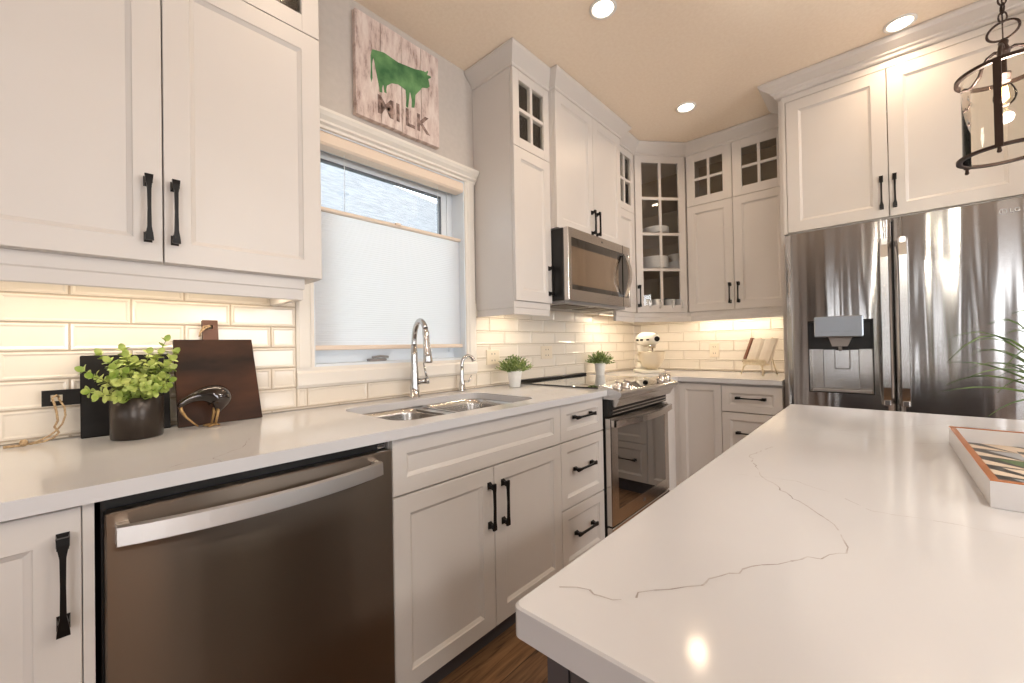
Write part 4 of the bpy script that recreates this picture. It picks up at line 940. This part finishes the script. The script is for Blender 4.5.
# ------------------------------------------------------------------ grass plant at right
gp = thing('grass_plant', 'spiky green grass plant on the island at the right edge of the view', 'plant', (1.52, -2.04, .9145))
MB().lathe([(.045, 0), (.05, .003), (.062, .095), (.058, .097), (.055, .085), (.001, .085)], n=28).build('pot', M['white'], gp)
t = MB(); rnd = random.Random(21)
def blade(t, az, reach, rise, drop, wd):
    d = Vector((math.cos(az), math.sin(az), 0)); s_ = Vector((-d.y, d.x, 0)); Lf, Rt = [], []
    for i in range(9):
        u = i/8; p = Vector((d.x*.02, d.y*.02, .085))+d*reach*u+Vector((0, 0, rise*math.sin(min(1, u*1.15)*PI*.5)-drop*u*u*u)); w_ = wd*(1-u)**.6*(.6+.4*min(1, u*4)); Lf.append(p+s_*w_); Rt.append(p-s_*w_+Vector((0, 0, -w_*.5)))
    t.tube([(a+b)/2 for a, b in zip(Lf, Rt)], [max(.0004, (a-b).length*.36) for a, b in zip(Lf, Rt)], 5)
for i in range(64): blade(t, rnd.random()*6.283, rnd.uniform(.08, .21), rnd.uniform(.07, .22), rnd.uniform(0, .06), rnd.uniform(.0028, .0046))
for az, re, ri, dr in ((2.25, .27, .20, .10), (2.4, .27, .10, .03), (2.55, .25, .16, .07), (2.15, .26, .05, .02), (2.7, .24, .09, .02), (2.3, .2, .03, .05), (2.5, .2, .22, .02)): blade(t, az, re, ri, dr, .0048)
t.build('blades', M['leaf_grass'], gp)

# ------------------------------------------------------------------ dishes in the corner cabinet
def stack(x, y, z, n, r_, dz, name, label, cat, grp, mtx='white', rnd_=None):
    first = None
    for i in range(n):
        nm = label(i)
        if first is None:
            t = MB(); t.lathe([(r_*.55, 0), (r_*.6, .002), (r_, .0125), (r_, .0145), (r_*.92, .0125), (r_*.6, .005), (.001, .005)], n=28)
            first = t.build(name, M[mtx]); tag(first, nm, cat, grp); first.location = (x, y, z)
        else:
            c = first.copy(); COL.objects.link(c); c.location = (x, y, z+dz*i); c['label'] = nm
stack(3.21, -.37, 1.7375, 8, .105, .0115, 'plate', lambda i: 'white dinner plate in the left stack on the lower-middle shelf of the corner cabinet', 'plate', 'left stack of dinner plates')
stack(3.36, -.50, 1.7375, 5, .085, .0115, 'plate', lambda i: 'white side plate in the right stack on the lower-middle shelf of the corner cabinet', 'plate', 'right stack of side plates')
stack(3.22, -.38, 2.0185, 4, .10, .012, 'plate', lambda i: 'white platter in the pile on the upper-middle shelf of the corner cabinet', 'plate', 'pile of platters')
def mug(x, y, z, rz, label):
    e = thing('mug', label, 'mug', (x, y, z), rz, 'mugs on the bottom shelf of the corner cabinet')
    MB().lathe([(.034, 0), (.037, .003), (.040, .09), (.0375, .09), (.034, .006), (.001, .006)], n=24).build('cup', M['mug'], e)
    MB().tube([(.037, 0, .075), (.058, 0, .078), (.068, 0, .055), (.060, 0, .03), (.037, 0, .02)], .0055, 8).build('mug_handle', M['mug'], e)
    return e
for i, (x, y) in enumerate(((3.10, -.335), (3.165, -.40), (3.255, -.47), (3.315, -.53))):
    mug(x, y, ZU+.0166, R(-115-10*i), ['leftmost white mug behind the lowest glass panes of the corner cabinet', 'second white mug from the left in the corner cabinet', 'third white mug from the left in the corner cabinet', 'rightmost white mug behind the lowest glass panes of the corner cabinet'][i])
t = MB(); t.lathe([(.05, 0), (.055, .004), (.058, .10), (.05, .11), (.02, .115), (.001, .115)], n=28); t.build('j', M['tealprint']).name = 'storage_jar'
o = bpy.data.objects['storage_jar']; o.location = (3.38, -.38, ZU+.0166); tag(o, 'dark grey jar behind the mugs in the corner cabinet', 'jar')
bw = MB().lathe([(.03, 0), (.035, .003), (.075, .06), (.078, .062), (.073, .06), (.03, .008), (.001, .008)], n=28).build('serving_bowl', M['cream']); bw.location = (3.38, -.47, 1.748); tag(bw, 'cream bowl resting on the right stack of plates in the corner cabinet', 'bowl')
bw.location = (3.36, -.50, 1.7375+5*.0115+.001)

# ------------------------------------------------------------------ recessed lights
def downlight(x, y, label, first=None):
    if first: return copy_tree(first, (x, y, ZC-.001), label)
    e = thing('recessed_light', label, 'ceiling light', (x, y, ZC-.001), 0, 'recessed ceiling lights')
    MB().lathe([(.062, 0), (.062, -.004), (.052, -.007), (.047, -.002), (.047, 0)], n=32, caps=False).build('trim_ring', M['white'], e)
    MB().lathe([(.047, -.002), (.001, -.003)], n=32).build('lens', M['lens'], e)
    area('lamp', (0, 0, -.010), (0, 0, 0), .085, .085, SPOT_W, WARM, parent=e, shape='DISK', spread=R(150))
    return e
d0 = downlight(1.696, -.786, 'round recessed ceiling light nearest the window wall, above the small plant')
downlight(2.777, -.784, 'round recessed ceiling light in front of the corner cabinet', d0)
downlight(2.785, -1.804, 'round recessed ceiling light in front of the cabinet above the refrigerator', d0)
for x, y in ((.62, -.786), (-2.2, -3.5), (-2.2, -4.7), (.4, -4.2), (2.4, -4.2), (.3, -2.9)):  # first continues the visible row; the rest are unseen, added for room light
    c = downlight(x, y, 'unseen round recessed ceiling light, extra lamp outside the view', d0)

# unseen flush fill lights, added to brighten the base cabinet fronts
f0 = thing('flush_fill_light', 'round flush fill light added on the ceiling outside the view', 'ceiling light', (.5, -4.1, ZC-.001), 0, 'added flush fill lights')
MB().lathe([(.26, 0), (.26, -.03), (.25, -.034), (.25, -.02)], n=40, caps=False).build('rim', M['nickel'], f0)
MB().lathe([(.25, -.02), (.22, -.05), (.12, -.068), (.001, -.072)], n=40).build('diffuser', M['diffuser'], f0)
area('lamp', (0, 0, -.085), (0, 0, 0), .46, .46, FLUSH_FILL_W, (1, .95, .90), parent=f0, shape='DISK')
copy_tree(f0, (2.5, -4.1, ZC-.001), 'round flush fill light added on the ceiling outside the view')
copy_tree(f0, (-1.6, -4.5, ZC-.001), 'round flush fill light added on the ceiling outside the view')
# ------------------------------------------------------------------ lantern pendant
PX, PY, PZ = 1.889, -1.990, 1.687
pe = thing('pendant_lantern', 'dark bronze cylinder lantern pendant with clear glass hanging over the island', 'pendant light', (PX, PY, PZ))
rad = .101; hh = .250
def ring_band(r_, z, hgt, th):
    t = MB(); n = 48; rs = []
    for rr_, zz in ((r_-th, z-hgt/2), (r_, z-hgt/2), (r_, z+hgt/2), (r_-th, z+hgt/2)): rs.append([(rr_*math.cos(2*PI*i/n), rr_*math.sin(2*PI*i/n), zz) for i in range(n)])
    rs.append(rs[0]); return t.loft(rs, caps=False)
ring_band(rad, .006, .008, .012).build('bottom_ring', M['bronze'], pe)
ring_band(rad, hh, .010, .010).build('top_ring', M['bronze'], pe)
va = math.atan2(-1.7068-PY, .0189-PX)
for i in range(3):
    a = va-R(7)+2*PI/3*i; ca, sa = math.cos(a), math.sin(a)
    t = MB(); w_ = .008
    t.loft([[(ca*(rad+o_)-sa*s_, sa*(rad+o_)+ca*s_, z) for o_, s_ in ((-.003, -w_), (.003, -w_), (.003, w_), (-.003, w_))] for z in (.0, hh+.004)])
    t.lathe([(.003, -.016), (.0055, -.012), (.004, -.006), (.004, .0)], (ca*rad, sa*rad, 0), 10); t.build('strap', M['bronze'], pe)
    t = MB(); t.tube([(ca*r_, sa*r_, z) for r_, z in ((rad-.002, hh-.004), (rad-.022, hh+.004), (rad-.040, hh+.022), (rad-.048, hh+.046), (rad-.062, hh+.064), (.022, hh+.068), (.008, hh+.060))], .0048, 8); t.build('scroll_arm', M['bronze'], pe)
t = MB(); n = 96; gr = rad-.014; t.loft([[(gr*math.cos(2*PI*i/n), gr*math.sin(2*PI*i/n), z) for i in range(n)] for z in (.004, hh+.002)], True, caps=False); t.build('glass_cylinder', M['lampglass'], pe)
t = MB(); t.lathe([(.001, hh+.04), (.012, hh+.045), (.014, hh+.06), (.009, hh+.075), (.011, hh+.085), (.006, hh+.095), (.001, hh+.096)], n=20); t.tube([(0, 0, hh+.05), (0, 0, hh-.02)], .006, 10); t.build('hub', M['bronze'], pe)
t = MB(); t.lathe([(.013, hh-0.033), (.014, hh-0.008), (.014, hh-.012), (.006, hh-.008)], n=20); t.build('socket', M['bronze'], pe)
t = MB(); t.lathe([(.010, hh-0.028), (.011, hh-0.038), (.017, hh-0.050), (.0235, hh-0.068), (.024, hh-0.080), (.019, hh-0.095), (.009, hh-0.104), (.001, hh-0.106)], n=28, caps=False); t.build('bulb', M['lampglass'], pe)
t = MB()
for i in range(6): a = i*PI/3; t.tube([(.005*math.cos(a), .005*math.sin(a), hh-0.048), (.008*math.cos(a+.4), .008*math.sin(a+.4), hh-0.083)], .0009, 6)
t.build('filament', M['filament'], pe)
ld_ = bpy.data.lights.new('lamp', 'POINT'); ld_.energy = PEND_W; ld_.color = (1, .985, .96); ld_.shadow_soft_size = .018; lo = bpy.data.objects.new('lamp', ld_); COL.objects.link(lo); lo.parent = pe; lo.location = (0, 0, hh-.080)
z = hh+.094; t = MB(); n = 24
t.tube([(.032*math.cos(2*PI*i/n)*math.cos(va+1.4), .032*math.cos(2*PI*i/n)*math.sin(va+1.4), z+.026+.027*math.sin(2*PI*i/n)) for i in range(n+1)], .0032, 8); z += .052; t.build('loop', M['bronze'], pe)
t = MB(); i = 0
while z < ZC-PZ-.045:
    a = va+(0 if i % 2 else PI/2)+.4
    t.tube([(.009*math.cos(2*PI*j/12)*math.cos(a), .009*math.cos(2*PI*j/12)*math.sin(a), z+.014+.016*math.sin(2*PI*j/12)) for j in range(13)], .0022, 6); z += .026; i += 1
t.tube([(.004, 0, hh+.09), (.004, 0, ZC-PZ-.02)], .0018, 6); t.build('chain', M['bronze'], pe)
MB().lathe([(.055, ZC-PZ-.001), (.055, ZC-PZ-.012), (.03, ZC-PZ-.028), (.008, ZC-PZ-.034), (.001, ZC-PZ-.034)], n=28).build('canopy', M['bronze'], pe)

copy_tree(pe, (.72, PY, PZ), 'matching lantern pendant over the near end of the island, outside the view')

# ------------------------------------------------------------------ unseen props added behind the camera to shape the steel's reflections
cu = thing('reflection_curtain', 'taupe curtain added unseen behind the camera to band the fridge reflections', 'curtain', (XR+.08, -2.12, 0), 0, 'added curtains behind the camera')
t = MB(); rs = []
n = 40; f_ = [(.02*math.sin(i*1.25), -.22+.44*i/n) for i in range(n+1)]
t.loft([[(x, y, z) for x, y in f_] for z in (.03, 2.4)], True, caps=False, close=False); t.loft([[(x+.003, y, z) for x, y in f_] for z in (.03, 2.4)], True, caps=False, close=False); t.build('cloth', M['curtain'], cu)
copy_tree(cu, (XR+.08, -3.22, 0), 'second taupe curtain added unseen behind the camera to band the fridge reflections')
hu = thing('reflection_cupboard', 'tall dark wood cupboard added unseen behind the camera for dark reflections', 'cupboard', (XR+.25, -.30, 0))
t = MB().cbox(-.24, .24, -.28, .28, .0, 2.1, .005); t.build('body', M['dark_wood'], hu)
